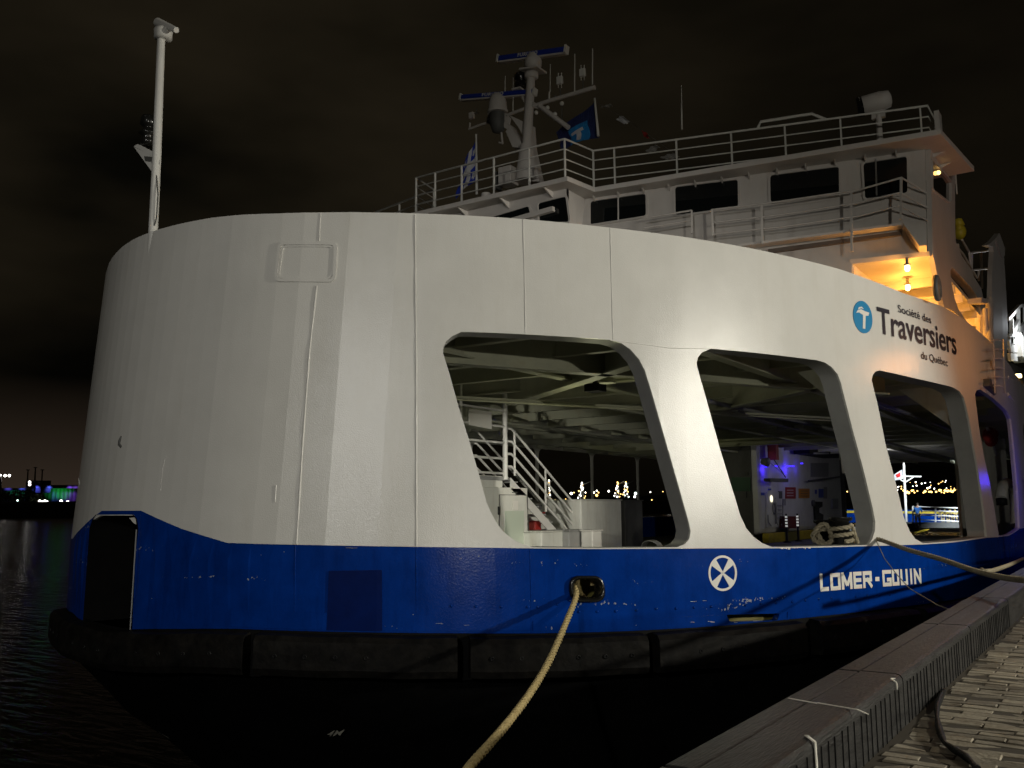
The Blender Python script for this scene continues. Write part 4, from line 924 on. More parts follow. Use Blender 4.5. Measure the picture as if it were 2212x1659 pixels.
gr = [PW.px(*p) for p in ((1660, 541), (1948, 502), (1948, 510), (1660, 549))]
MB().prism([PW(a, b, .06) for a, b in gr], PW.n*-.06).build('ventilation_grille', M['grille'], ferry)
A_, B_ = PW.P(1600, 543), PW.P(1948, 498)
MB().bar(A_+PW.n*.18, B_+PW.n*.18, .36, .05).build('grille_hood', M['wing'], ferry)
bx = [PW.px(*p) for p in ((1951, 497), (2002, 500), (2002, 545), (1986, 546))]
MB().prism([PW(a, b, .0) for a, b in bx], PW.n*.3).build('lamp_bracket', M['wing'], ferry)
MB().bar(A_+V((0, 0, -.45))+PW.n*.0, B_+V((0, 0, -.4)), .02, .02).build('panel_seam', M['wing'], ferry)
# ---- roof rails
def railrun(pts, h=1.0, nr=4, z=ZR, posts=None, top=None):
    """pts: ground line of the rail"""
    for k in range(nr):
        zz = z+h*(k+1)/nr
        MB().tube([V((p.x, p.y, zz)) for p in pts], .026 if k == nr-1 else .016, 6).build('roof_rail', M['white'], ferry)
    for p in posts or pts: MB().bar(V((p.x, p.y, z)), V((p.x, p.y, z+h)), .05, .03).build('rail_post', M['white'], ferry)
e1 = V((-10.75, 18.35, 0)); e2 = V((-10.55, 19.4, 0)); e3 = on_z(2010, 322, ZR); e3.z = 0
wv = (e3-e2)
posts = [e1, e2]+[e2+wv*f for f in (.07, .27, .44, .60, .76, .98)]
railrun([e1, e2, e2+wv, e2+wv+V((.0, 3.6, 0))], posts=posts+[e2+wv+V((0, 1.8, 0)), e2+wv+V((0, 3.6, 0))])
l1 = V((-15.35, 18.35, 0))
cv = (l1-e1)
railrun([e1, l1, l1+V((-.2, 1.0, 0)), l1+V((-7.0, 2.4, 0))], posts=[e1+cv*f for f in (.22, .45, .67, .86, 1.0)]+[l1+V((-.2, 1, 0)), l1+V((-1.8, 1.4, 0)), l1+V((-3.4, 1.7, 0))])
MB().tube([V(((e2+wv*.52).x, (e2+wv*.52).y, ZR+1.0)), V(((e2+wv*.53).x, (e2+wv*.53).y, ZR+1.16)), V(((e2+wv*.68).x, (e2+wv*.68).y, ZR+1.18)), V(((e2+wv*.72).x, (e2+wv*.72).y, ZR+1.0))], .035, 8).build('raised_rail', M['white'], ferry)
MB().box((e3.x+.15, e3.y+.3, ZR+.45), (.1, .35, .9)).build('rail_end_plate', M['wing'], ferry)
# searchlight
p = on_s(1893, 262, 22.6); ps = on_s(1896, 222, 22.6)
MB().lathe(ps+V((-.42, -.05, -.02)), [(.21, 0), (.24, .02), (.24, .5), (.2, .7), (.1, .74)], (1, .25, .15), 18).build('searchlight', M['wing'], ferry)
MB().lathe(ps+V((-.46, -.06, -.03)), [(.02, 0), (.23, 0), (.25, .12)], (1, .25, .15), 18).build('searchlight_glass', M['chock'], ferry)
MB().tube([V((ps.x, ps.y, ZR)), V((ps.x, ps.y, ps.z-.3))], .07, 8).bar(ps+V((0, 0, -.4)), ps+V((0, 0, -.2)), .1, .3).build('searchlight_stand', M['wing'], ferry)
# small fittings along the roof
MB().tube([on_s(1473, 280, 21), on_s(1472, 185, 21)], [.025, .008], 6).build('whip_antenna', M['white'], ferry)

# ---- radar mast
SR_ = 20.7
def R(zx, zy, s=SR_): return on_s(976.4+zx/5.214, 65.8+zy/5.214, s)      # read off an enlarged view
rm = MB().tube([R(846, 1700), R(846, 1290)], [.34, .20], 16).tube([R(846, 1290), R(866, 900), R(890, 520)], [.14, .13, .12], 14).build('radar_mast', M['wing'], ferry)
MB().prism([R(770, 1700), R(800, 1290), R(820, 1060), R(884, 1060), R(900, 1300), R(985, 1700)], (0, .25, 0)).build('mast_foot', M['wing'], rm)
MB().lathe(R(893, 545), [(.15, 0), (.2, .03), (.2, .16), (.14, .18)], (0, 0, 1), 16).build('mast_collar', M['wing'], rm)
MB().box(R(912, 455), (.62, .5, .05), mat3=Matrix.Rotation(.15, 3, 'Y')).box(R(900, 500), (.1, .1, .3)).build('scanner_platform', M['wing'], rm)
MB().lathe(R(910, 435), [(.15, 0), (.24, .08), (.25, .24), (.16, .40), (.1, .46)], (.05, 0, 1), 14).build('scanner_gearbox', M['wing'], rm)
def scanner(a, b, ww, hh, nm, txt_up):
    a, b = V(a), V(b); d = (b-a).normalized()
    o = MB().bar(a, b, .16, hh).build(nm, M['radarblue'], rm, bevel=.03)
    MB().bar(a+V((0, .02, -hh*.62)), b+V((0, .02, -hh*.62)), .14, hh*.45).build('scanner_back', M['wing'], o)
    for e, s_ in ((a, -1), (b, 1)): MB().bar(e+d*s_*.0, e+d*s_*.05, .2, hh*1.5).build('scanner_end_cap', M['white'], o)
    vs, fs = text_mesh('FURUNO', .03, 1.1)
    x0 = min(v[0] for v in vs); x1 = max(v[0] for v in vs); wd = (b-a).length*.30; sc_ = wd/(x1-x0); c = a+(b-a)*.31
    n = V((0, -1, 0)); u_ = n.cross(d)*-1
    if u_.z < 0: u_ = -u_
    MB().add([c+d*(v[0]-x0)*sc_+u_*((v[1]-.35)*hh*.95)-V((0, .086, 0)) for v in vs], fs).build('scanner_lettering', M['white'], o)
scanner(R(535, 320), R(1280, 218), .2, .15, 'radar_scanner', 1)
scanner(R(115, 755), R(925, 692), .2, .13, 'radar_scanner', 1)
MB().lathe(R(515, 915), [(.28, 0), (.26, .25), (.22, .42), (.17, .5), (.05, .52)], (0, 0, 1), 16).lathe(R(515, 920), [(.3, -.04), (.3, .04)], (0, 0, 1), 16).build('scanner_housing', M['wing'], rm)
MB().lathe(R(515, 930), [(.24, 0), (.24, -.3), (.16, -.55), (.05, -.6)], (0, 0, 1), 14).build('scanner_underframe', M['darkgrey'], rm)
MB().prism([R(580, 915), R(655, 985), R(630, 1120), R(585, 1090)], (0, .05, 0)).prism([R(640, 950), R(810, 1030), R(884, 1065), R(870, 1240), R(805, 1195), R(745, 1085)], (0, .05, 0)).prism([R(605, 1140), R(680, 1310), R(790, 1330), R(800, 1290), R(740, 1200), R(650, 1060)], (0, .3, 0)).build('scanner_bracket', M['wing'], rm)
MB().bar(R(425, 1000), R(480, 990), .15, .25).lathe(R(460, 1010), [(.05, -.12), (.16, -.1), (.16, .1), (.05, .12)], (0, -1, .2), 12).build('fog_lamp', M['chock'], rm)
MB().tube([R(555, 1150), R(570, 1275)], .03, 6).tube([R(530, 1262), R(570, 1275)], .025, 6).build('drop_pipe', M['wing'], rm)
MB().tube([R(620, 955), R(820, 880), R(1100, 790), R(1610, 640)], [.045, .05, .055, .06], 8).build('yard', M['wing'], rm)
MB().prism([R(762, 725), R(800, 720), R(1000, 855), R(960, 880), R(835, 850)], (0, .04, 0)).tube([R(985, 850), R(1312, 1095)], .07, 8).build('yard_brace', M['wing'], rm)
MB().tube([R(190, 1110), R(330, 1060), R(430, 1030)], .035, 6).tube([R(195, 1110), R(203, 1040)], .03, 6).build('side_arm', M['wing'], rm)
MB().box(R(222, 960), (.14, .1, .18)).build('arm_sensor', M['wing'], rm)
for a, b in (((278, 880), (275, 930)), ((250, 935), (305, 930))): MB().tube([R(*a), R(*b)], .012, 5).build('wind_vane', M['darkgrey'], rm)
for x, y0, y1, r_ in ((600, 690, 515, .016), (690, 915, 525, .016), (1097, 780, 690, .03), (1108, 690, 380, .015), (1383, 690, 265, .018), (1584, 610, 200, .018)):
    MB().tube([R(x-3, y0), R(x, y1)], [r_, r_*.7], 6).build('whip_antenna', M['white'], rm)
for x, y in ((1214, 562), (1470, 475)):
    o = MB().box(R(x, y), (.17, .09, .22)).build('router_box', M['white'], rm, bevel=.015)
    for dx in (-18, 18):
        MB().tube([R(x+dx, y-35), R(x+dx+2, y-85)], .013, 5).tube([R(x+dx, y+35), R(x+dx+2, y+85)], .013, 5).build('router_antenna', M['white'], o)
    MB().tube([R(x+5, y+85), R(x+8, y+190)], .015, 5).build('router_post', M['darkgrey'], o)
for x, y in ((1237, 822), (1075, 870), (1160, 940), (950, 925)): MB().sphere(R(x, y), .06, 8, 6).build('small_lamp', M['white'], rm)
MB().tube([R(1237, 840), R(1240, 1010)], .012, 5).tube([R(1160, 760), R(1160, 735)], .03, 6).build('halyard', M['darkgrey'], rm)
MB().lathe(R(770, 640), [(.16, 0), (.18, .1), (.1, .18), (.17, .22), (.17, .38), (.05, .46)], (0, 0, 1), 12).build('mast_lantern', M['chock'], rm)
MB().bar(R(700, 680), R(790, 655), .25, .05).build('lantern_shelf', M['wing'], rm)
# cabinets at the foot of the mast
MB().box(on_s(1098, 382, 20.5), (.42, .4, .5)).build('mast_cabinet', M['wing'], ferry, bevel=.02)
MB().box(on_s(1075, 392, 20.5), (.1, .3, .5)).build('mast_cabinet', M['darkgrey'], ferry)
for x in (1120, 1200, 1300): 
    a = on_s(x, 360 if x < 1250 else 330, 19.5)
# ---- aft equipment at the right edge of the view
def Z6(x, y): return (1865+x/6.049, 493.7+y/6.049)
TA = -3.0
def Q(x, y, t=TA): return on_t(*Z6(x, y), t)
def plate(name, pts, m, t=TA, th=.3, parent=ferry): return MB().prism([Q(x, y, t) for x, y in pts], (-th, 0, 0)).build(name, M[m], parent)
plate('davit_column', [(1690, 160), (1775, 120), (1840, 400), (1870, 900), (1890, 1300), (1860, 1960), (1700, 1960), (1690, 1050), (1675, 940), (1680, 600), (1700, 300)], 'wing', -3.0, .12)
plate('davit_head', [(1620, 215), (1700, 160), (1780, 60), (1850, 250), (1850, 340), (1825, 395), (1770, 260), (1730, 150), (1690, 240)], 'wing', -2.95, .15)
plate('column_lower', [(1690, 1030), (1810, 1030), (1850, 1920), (1690, 1920)], 'wing', -2.9, .3)
for pts in ([(1385, 320), (1690, 280)], [(1425, 545), (1690, 515)], [(1215, 230), (1300, 330), (1480, 640)], [(1290, 150), (1370, 290)]):
    MB().tube([Q(x, y, -3.4) for x, y in pts], .035, 6).build('aft_rail', M['wing'], ferry)
for a, b in (((1415, 320), (1415, 560)), ((1540, 320), (1550, 780)), ((1505, 545), (1510, 680)), ((1635, 520), (1640, 930)), ((1230, 200), (1250, 330)), ((1380, 300), (1400, 480))):
    MB().tube([Q(*a, -3.4), Q(*b, -3.4)], .035, 6).build('aft_rail_post', M['wing'], ferry)
bu = MB().sphere(Q(1258, 45, -3.5), .17, 12, 8, (1, 1, 1.3)).lathe(Q(1250, 20, -3.5), [(.1, 0), (.1, .12), (.16, .14), (.1, .3)], (0, 0, 1), 10).build('yellow_float_light', M['buoy'], ferry)
lad = MB()
for x in (1700, 1830): lad.tube([Q(x, 1450, -2.5), Q(x+20, 2150, -2.5)], .015, 5)
for y in range(1460, 2150, 120): lad.tube([Q(1700, y, -2.45), Q(1770, y-8, -2.4), Q(1840, y+14, -2.45)], .012, 5)
lad.build('side_ladder', M['wing'], ferry)
MB().tube([Q(1645, 930, -2.8), Q(1650, 1500, -2.7), Q(1680, 2000, -2.6)], .09, 8).tube([Q(1590, 1050, -2.8), Q(1600, 1400, -2.8), Q(1615, 1520, -2.8)], .06, 8).build('side_pipe', M['wing'], ferry)
plate('pipe_bracket', [(1540, 900), (1700, 940), (1700, 980), (1540, 970)], 'wing', -2.8, .3)
plate('aft_lamp_box', [(1650, 1960), (1760, 1960), (1790, 2120), (1720, 2180), (1650, 2050)], 'darkgrey', -2.6, .4)
light('aft_deck_lamp', 'POINT', Q(1590, 980, -3.6), (0, 0, 0), 14, (1, .62, .2), .1)
# upper deck rail lit amber, and the white-lit stair tower beyond
for i in range(8):
    u = 2182+i*5.5; MB().bar(on_t(u, 822+i*3.5, -2.5), on_t(u+1, 858+i*6.5, -2.5), .03, .05).build('deck_rail_bar', M['wing'], ferry)
MB().tube([on_t(2176, 815, -2.5), on_t(2214, 842, -2.5)], .05, 6).build('deck_rail_top', M['wing'], ferry)
MB().tube([on_t(2176, 852, -2.5), on_t(2216, 905, -2.5)], .05, 6).build('deck_rail_bottom', M['wing'], ferry)
light('deck_rail_lamp', 'POINT', on_t(2200, 815, -3.3), (0, 0, 0), 25, (1, .58, .16), .1)
MB().box(on_t(2200, 812, -3.6), (.2, .3, .12)).build('deck_lamp_and_fill', M['bulb'], ferry)
MB().prism([on_t(2176, 780, -5.0), on_t(2216, 800, -5.0), on_t(2216, 900, -5.0), on_t(2176, 850, -5.0)], (-.1, 0, 0)).build('aft_house', M['wing'], ferry)
tw = empty('stair_tower', (-2, 48, 0)); tag(tw, 'white floodlit steel stair tower at the far right edge behind the ferry', 'tower')
TT = -3.8
def T_(u, v): return on_t(u, v, TT)
for a, b in (((2200, 662), (2200, 775)), ((2176, 690), (2202, 661)), ((2202, 661), (2222, 660)), ((2185, 690), (2185, 775)), ((2214, 660), (2214, 775))): MB().bar(T_(*a), T_(*b), .14, .14).build('post', M['white'], tw)
for a, b in (((2178, 745), (2201, 695)), ((2184, 730), (2216, 700)), ((2180, 735), (2216, 738)), ((2180, 752), (2216, 757)), ((2180, 771), (2216, 776))): MB().bar(T_(*a), T_(*b), .12, .30).build('stair_beam', M['white'], tw)
MB().box(T_(2198, 752), (.5, 2.0, 1.0)).build('landing', M['letter'], tw)
light('stair_tower_lamp', 'POINT', T_(2196, 712)+V((1.2, -1.5, 0)), (0, 0, 0), 330, (.9, .95, 1), .15)
# ---- flags on the roof
def flag(name, label, cat, quad, nx, ny, colf, mats, s, pole=None, amp=.08):
    """quad: four picture corners read on the plane y = s; colf(u,v) -> material index"""
    e = empty(name, on_s(*quad[0], s)); tag(e, label, cat)
    A, B, C_, D = [on_s(*p, s) for p in quad]
    groups = {}
    for i in range(nx):
        for j in range(ny):
            groups.setdefault(colf((i+.5)/nx, (j+.5)/ny), []).append((i, j))
    def P(i, j):
        u, v = i/nx, j/ny; p = (A*(1-u)+B*u)*(1-v)+(D*(1-u)+C_*u)*v
        return p+V((0, amp*u*sin(u*9+v*3.5)+amp*.5*sin(v*7+u*2), .25*amp*sin(u*11)))
    for g, cells in groups.items():
        mb = MB()
        for i, j in cells:
            q = [P(i, j), P(i+1, j), P(i+1, j+1), P(i, j+1)]; mb.add(q, [(0, 1, 2, 3)], True)
        o = mb.build(['cloth', 'cloth_marking', 'cloth_marking'][g] if g < 3 else 'cloth', M[mats[g]], e)
        sm = o.modifiers.new('thick', 'SOLIDIFY'); sm.thickness = .008
    if pole:
        MB().tube([on_s(*pole[0], s), on_s(*pole[1], s)], [.025, .04], 8).build('flag_staff', M['white'], e)
    return e
def fQ(u, v): return 1 if (abs(v-.5) < .11 or abs(u-.45) < .10 or hypot(u-.2, v-.22) < .08 or hypot(u-.75, v-.22) < .08 or hypot(u-.2, v-.8) < .08) else 0
flag('flag', 'blue flag with a white cross on a staff left of the radar mast', 'flag', [(1028, 300), (1029, 388), (984, 428), (1003, 352)], 26, 18, lambda u, v: fQ(v, u), ['flagblue', 'flagwhite'], 19.6, ((1028.5, 290), (1030, 420)), .07)
def fT(u, v):
    if v > .42: return 2 if (.42 < u < .60 and v > .5 and v < .9) or (.3 < u < .75 and .47 < v < .55) else 1
    return 0
flag('flag', 'large navy flag with a light blue panel hanging right of the radar mast', 'flag', [(1283, 222), (1290, 294), (1214, 322), (1200, 286)], 26, 24, lambda u, v: (2 if (.40 < v < .56 and .52 < u < .92) or (.34 < v < .66 and .50 < u < .60) else (1 if u > .36 and .2 < v < .72 else 0)), ['flagdark', 'flagcyan', 'flagwhite'], 20.9, ((1284.5, 212), (1292.5, 294)), .09)
for lab, q, m in (('small pale pennant fluttering above the roof rail', [(1331, 258), (1343, 248), (1360, 262), (1348, 268)], 'flagwhite'), ('grey pennant close to the staff of the navy flag', [(1297, 232), (1316, 223), (1324, 228), (1305, 231)], 'silo'),
     ('red pennant tip just above the roof rail', [(1386, 282), (1397, 288), (1403, 298), (1392, 296)], 'red'), ('crumpled pale pennant behind the roof rail bars', [(1394, 326), (1412, 312), (1426, 317), (1404, 330)], 'silo'), ('low pale pennant draped behind the lower roof rail', [(1425, 340), (1450, 330), (1468, 337), (1440, 345)], 'silo')):
    flag('pennant', lab, 'pennant', q, 8, 5, lambda u, v: 0, [m], 22.0, None, .06)
MB().tube([on_s(1290, 222, 21.5), on_s(1360, 262, 22), on_s(1468, 340, 22.5)], .006, 4).build('signal_line', M['darkgrey'], ferry)

# ================================================================ quay
tag(MB().box((43.05, 40, 2.2), (90, 260, 4.494)).build('quay', M['sand']), kind='structure')
tag(MB().box((-1.98, 40, 2.0), (.06, 260, 5.2)).box((-1.95, 40, 4.5), (.02, 260, .02)).build('quay_wall', M['quay']), kind='structure')
# bricks laid in running bond across the quay
random.seed(7)
mb = MB(); bl, bw = .42, .128
r_ = 0; y = 3.2
while y < 24:
    x = -1.44+(0 if r_ % 2 else -bl/2)-random.uniform(0, .05)
    xm = -y*.11+.6
    while x < xm:
        xa = max(x, -1.47+random.uniform(-.0, .05)); xb = x+bl-.012
        if xb-xa > .06:
            dz = random.uniform(-.005, .004)+(random.random() < .04)*-.012; t1 = random.uniform(-.005, .005); t2 = random.uniform(-.004, .005); y0 = y+random.uniform(-.005, .005)+.02*sin(x*3+y*.9)
            ym = .02*sin((y+x)*.4)
            zt_ = 4.452+dz
            c = [(xa, y0, zt_-t1-t2), (xb, y0, zt_+t1-t2), (xb, y0+bw-.012, zt_+t1+t2), (xa, y0+bw-.012, zt_-t1+t2)]
            i_ = .006
            top = [(xa+i_, y0+i_, c[0][2]), (xb-i_, y0+i_, c[1][2]), (xb-i_, y0+bw-.012-i_, c[2][2]), (xa+i_, y0+bw-.012-i_, c[3][2])]
            mid = [(p[0], p[1], p[2]-.006) for p in c]; bot = [(p[0], p[1], 4.44) for p in c]
            vs = top+mid+bot
            fs = [(0, 1, 2, 3)]+[(k+4, (k+1) % 4+4, (k+1) % 4, k) for k in range(4)]+[(k+8, (k+1) % 4+8, (k+1) % 4+4, k+4) for k in range(4)]
            mb.add(vs, fs)
        x += bl
    y += bw; r_ += 1
tag(mb.build('brick_paving', M['brick']), kind='structure')
# individual tone per brick
n = M['brick'].node_tree.nodes; l = M['brick'].node_tree.links
geo = n.new('ShaderNodeNewGeometry'); mr = n.new('ShaderNodeMapRange'); mr.inputs['To Min'].default_value = .62; mr.inputs['To Max'].default_value = 1.25
l.new(geo.outputs['Random Per Island'], mr.inputs['Value']); bs = n['Principled BSDF']; old = bs.inputs['Base Color'].links[0].from_socket
mm = n.new('ShaderNodeMix'); mm.data_type = 'RGBA'; mm.blend_type = 'MULTIPLY'; mm.inputs['Factor'].default_value = 1; l.new(old, mm.inputs['A']); l.new(mr.outputs[0], mm.inputs['B']); l.new(mm.outputs['Result'], bs.inputs['Base Color'])
# kerb: tarred timber baulks in lengths, inner face ribbed with bent straps
xk0, xk1, zk0, zk1 = -1.955, -1.495, 4.45, 4.80
joints = [-4, 1.2, 4.15, 7.2, 10.4, 13.6, 17, 21, 26, 32, 40]
for a, b in zip(joints[:-1], joints[1:]):
    rt_ = empty('kerb_length', ((xk0+xk1)/2, (a+b)/2, zk0))
    mid = 'from %d' % a
    tag(rt_, 'black tarred timber kerb length along the quay edge', 'kerb', 'kerb lengths along the quay edge')
    xm_ = xk0+.165
    MB().box(((xk0+xm_)/2-.002, (a+b)/2, (zk0+zk1)/2), (xm_-xk0-.012, b-a-.028, zk1-zk0)).build('outer_timber', M['kerb'], rt_, bevel=.012)
    cx_k = (xm_+xk1)/2+.002; hw_k = (xk1-xm_-.012)/2; zt_k = zk1+.003
    mbs = MB().prism([V((cx_k-hw_k, a+.014, zk0)), V((cx_k-hw_k, a+.014, zt_k)), V((cx_k+hw_k-.045, a+.014, zt_k)), V((cx_k+hw_k-.018, a+.014, zt_k-.008)), V((cx_k+hw_k-.004, a+.014, zt_k-.026)), V((cx_k+hw_k, a+.014, zt_k-.05)), V((cx_k+hw_k, a+.014, zk0))], (0, b-a-.028, 0)); mbs.cm = 1
    yy = a+.12 if b < 14 else b
    while yy < b-.05:
        mbs.box((xk1+.0005, yy, (zk0+zk1)/2-.03), (.006, .0045 if random.random() > .15 else .011, zk1-zk0-.06)); yy += .125+random.uniform(-.02, .05)
    mbs.build('inner_timber', [M['kerb'], M['black']], rt_)
def strap(label, y0, x_from, down, wd=.016):
    pts = [(x_from, y0+.03, zk1+.008), (xk1-.03, y0, zk1+.010), (xk1+.006, y0, zk1-.012), (xk1+.010, y0-.0, zk1-down)]
    m_ = MB()
    for i in range(len(pts)-1): m_.bar(pts[i], pts[i+1], wd, .006, (0, 0, 1) if i == 0 else (1, 0, 0))
    o = m_.build('reflective_strip', M['tape']); tag(o, label, 'strip'); return o
ps = on_z(1744, 1587, zk1+.008)
strap('hooked white strip bent over the kerb edge nearest the bottom of the photo', ps.y-.05, ps.x, .22, .022)
p1_ = on_z(1703, 1508, zk1+.006); p2_ = on_z(1853, 1533, zk1+.006)
st2 = MB().bar(p1_, on_z(1764, 1519, zk1+.006), .012, .004).bar(on_z(1766, 1518, zk1+.006), p2_, .012, .004).bar(p2_, p2_+V((.06, 0, -.02)), .012, .004).build('reflective_strip', M['tape'])
tag(st2, 'thin pale strip lying straight across the top of the kerb', 'strip')
pp = on_z(1936, 1470, zk1)
strap('short white mark on the kerb edge at the timber joint', pp.y, xk1-.01, .06, .012)
# crack with debris in the brick paving, built as a dark tube
cab = [on_z(*p, 4.47) for p in ((2040, 1490), (2034, 1502), (2024, 1525), (2024, 1548), (2028, 1570), (2034, 1590), (2040, 1604), (2060, 1618), (2085, 1634), (2100, 1648), (2112, 1662))]
cb = MB().tube(cab, [.014+.012*abs(sin(i*2.1)) for i in range(len(cab))], 8).build('crack', M['black']); tag(cb, 'black cable running through the brick paving from the kerb', 'crack')

# a beacon and an amber lamp on the quay beyond the right edge of the view
for nm_, loc_, m_, e_, col_ in (('blue_quay_lamp', (-1.35, 25.5, 6.6), 'lampb', 18, (.05, .02, 1)), ('amber_quay_lamp', (-.9, 21.5, 9.2), 'bulb', 55, (1, .36, .10))):
    o = MB().sphere(loc_, .07, 10, 6).build(nm_, M[m_]); MB().tube([(loc_[0], loc_[1], 4.45), (loc_[0], loc_[1], loc_[2]-.06)], .03, 8).build('lamp_post', M['steel'], o)
    tag(o, 'small %s lamp on a thin post on the quay past the right edge' % nm_.split('_')[0], 'lamp'); light(nm_+'_light', 'POINT', V(loc_)+V((-.12, 0, 0)), (0, 0, 0), e_, col_, .06)
# ================================================================ ropes
def rope(name, label, pts, r, m, n=160, twist=14, parent=None):
    P = [V(p) for p in pts]; out = []
    # catmull-rom
    for i in range(len(P)-1):
        p0, p1, p2, p3 = P[max(i-1, 0)], P[i], P[i+1], P[min(i+2, len(P)-1)]
        for k in range(int(n/(len(P)-1))):
            t = k/int(n/(len(P)-1)); out.append(.5*((2*p1)+(p2-p0)*t+(2*p0-5*p1+4*p2-p3)*t*t+(-p0+3*p1-3*p2+p3)*t**3))
    out.append(P[-1])
    # three laid strands
    length = sum((out[i+1]-out[i]).length for i in range(len(out)-1)); mb = MB()
    dens = max(1, int(length/(r*1.1))); fine = []
    acc = 0; cum = [0]
    for i in range(len(out)-1): acc += (out[i+1]-out[i]).length; cum.append(acc)
    j = 0
    for k in range(dens+1):
        d = acc*k/dens
        while j < len(cum)-2 and cum[j+1] < d: j += 1
        f = (d-cum[j])/max(1e-9, cum[j+1]-cum[j]); fine.append(out[j].lerp(out[j+1], f))
    for sIdx in range(3):
        S_ = []; prev = None
        for i, p in enumerate(fine):
            d = (fine[min(i+1, dens)]-fine[max(i-1, 0)]).normalized()
            if prev is None: x = d.cross(V((0, 0, 1))).normalized()
            else: x = (prev-d*prev.dot(d)).normalized()
            prev = x; y = d.cross(x); ph = i*(r*1.1)/(r*7)*2*pi+sIdx*2*pi/3
            S_.append(p+(x*cos(ph)+y*sin(ph))*r*.56)
        mb.tube(S_, r*.56, 7)
    o = mb.build(name, M[m], parent)
    if label: tag(o, label, 'rope')
    return o
h0 = W(*wallpx(1252, 1268), -.25); h1 = W(*wallpx(1239, 1284), .12)
A0 = V((h1.x, h1.y, 0)); Bq = V((-1.75, -1.4, 0))
def onrope(u, v):       # point of the rope's vertical plane seen at a pixel
    d = (Bq-A0).normalized(); n_ = V((-d.y, d.x, 0)); r = rr(u, v); k = A0.dot(n_)/r.dot(n_); return V((0, 0, EYE))+r*k
yr = [h0, h1, onrope(1229, 1330), onrope(1190, 1420), onrope(1148, 1493), onrope(1090, 1570), onrope(1012, 1659), onrope(930, 1760), V((-2.2, .2, 4.75)), V((-1.75, -1.2, 4.86)), V((-1.2, -1.9, 4.9))]
print('rope pts', [tuple(round(c, 2) for c in p) for p in yr])
rope('mooring_rope', 'yellow mooring rope running from the oval hole in the blue band down toward the camera', yr, .042, 'rope', 220)
# coil behind the hawse
rc = W(*wallpx(1275, 1268), -.45); 
rope('coiled_rope', 'coil of yellow rope seen inside the oval mooring hole', [rc+V((.35*cos(a)*.7+.06*a*.2, .02*a, .26*sin(a))) for a in [i*.5 for i in range(26)]], .035, 'rope', 200)
gq = wallpx(1895, 1172)
sill_pt = W(gq[0], gq[1]+.035, -.05)
# weathered hawser over the sill
bol = V((BP.x, BP.y, 0))
turns = [V((BP.x+.19*cos(a), BP.y+.19*sin(a), 4.3+ztop-4.3-.42+.02*a)) for a in [i*.6-1 for i in range(24)]]
gr_pts = turns+[V((BP.x+.25, BP.y+.2, ztop-.5)), sill_pt+V((-.25, -.02, .04)), sill_pt+V((.05, 0, .03)), on_s(1960, 1187, sill_pt.y-.9), on_s(2030, 1207, sill_pt.y-2.0), on_s(2100, 1231, sill_pt.y-3.2), on_s(2160, 1246, sill_pt.y-4.3), on_s(2225, 1254, sill_pt.y-5.3), on_s(2330, 1262, sill_pt.y-6.6)]
print('grey rope', [tuple(round(c, 2) for c in p) for p in gr_pts[-9:]])
rope('mooring_rope', 'weathered grey mooring rope running from the deck bollard over the sill to the quay', gr_pts, .038, 'rope2', 400)
lw = [V((BP.x-.30-.17*cos(a)+.04*sin(a*1.7), BP.y-.12+.035*a*.4, 5.45+.17*sin(a)+.05*sin(a*.6))) for a in [i*.45 for i in range(30)]]
rope('coiled_rope', 'thick weathered rope coil hanging left of the deck bollard', lw, .045, 'rope2', 200)
tl_ = [sill_pt+V((.03, -.05, .02)), on_s(1911, 1207, sill_pt.y-.7), on_s(1934, 1237, sill_pt.y-1.5), on_s(1964, 1271, sill_pt.y-2.6), on_s(2025, 1307, sill_pt.y-4.4), on_s(2060, 1320, sill_pt.y-5.2)]
o = MB().tube(tl_, .008, 6).build('heaving_line', M['rope2']); tag(o, 'thin line dropping from the sill beside the grey mooring rope', 'line')
lr = [on_t(2120, 1231, -2.2), on_t(2128, 1234, -2.1), on_t(2145, 1232, -2.1), on_t(2170, 1224, -2.1), on_t(2190, 1216, -2.2), on_t(2215, 1205, -2.3)]
rope('mooring_rope', 'second rope sagging along the dark hull at the right edge', lr, .035, 'rope2', 80)

# ================================================================ water and far shore
wm = mat('water', (.001, .0015, .0015), .07, spec=.09)
n = wm.node_tree.nodes; l = wm.node_tree.links; tcw = n.new('ShaderNodeTexCoord'); mpw = n.new('ShaderNodeMapping'); mpw.inputs['Scale'].default_value = (1, 1, 1); mpw.inputs['Rotation'].default_value = (0, 0, HEAD)
mpw.inputs['Scale'].default_value = (.35, 1.3, 1); l.new(tcw.outputs['Object'], mpw.inputs['Vector'])
t1 = n.new('ShaderNodeTexNoise'); t1.inputs['Scale'].default_value = 1.6; t1.inputs['Detail'].default_value = 5; t1.inputs['Distortion'].default_value = .6; l.new(mpw.outputs[0], t1.inputs['Vector'])
bw_ = n.new('ShaderNodeBump'); bw_.inputs['Strength'].default_value = .4; bw_.inputs['Distance'].default_value = .35; l.new(t1.outputs['Fac'], bw_.inputs['Height']); l.new(bw_.outputs[0], n['Principled BSDF'].inputs['Normal'])
tag(MB().add([(-3000, -400, 0), (3000, -400, 0), (3000, 4000, 0), (-3000, 4000, 0)], [(0, 1, 2, 3)]).build('water', wm), kind='structure')
FS = 4.5
def AD(u, v, d): return at_d(u, v, d*FS if d < 600 else d)
def facing(u): d = AD(u, 1090, 1.0); r = V((d.y, -d.x, 0)).normalized(); return r, V((d.x, d.y, 0)).normalized()
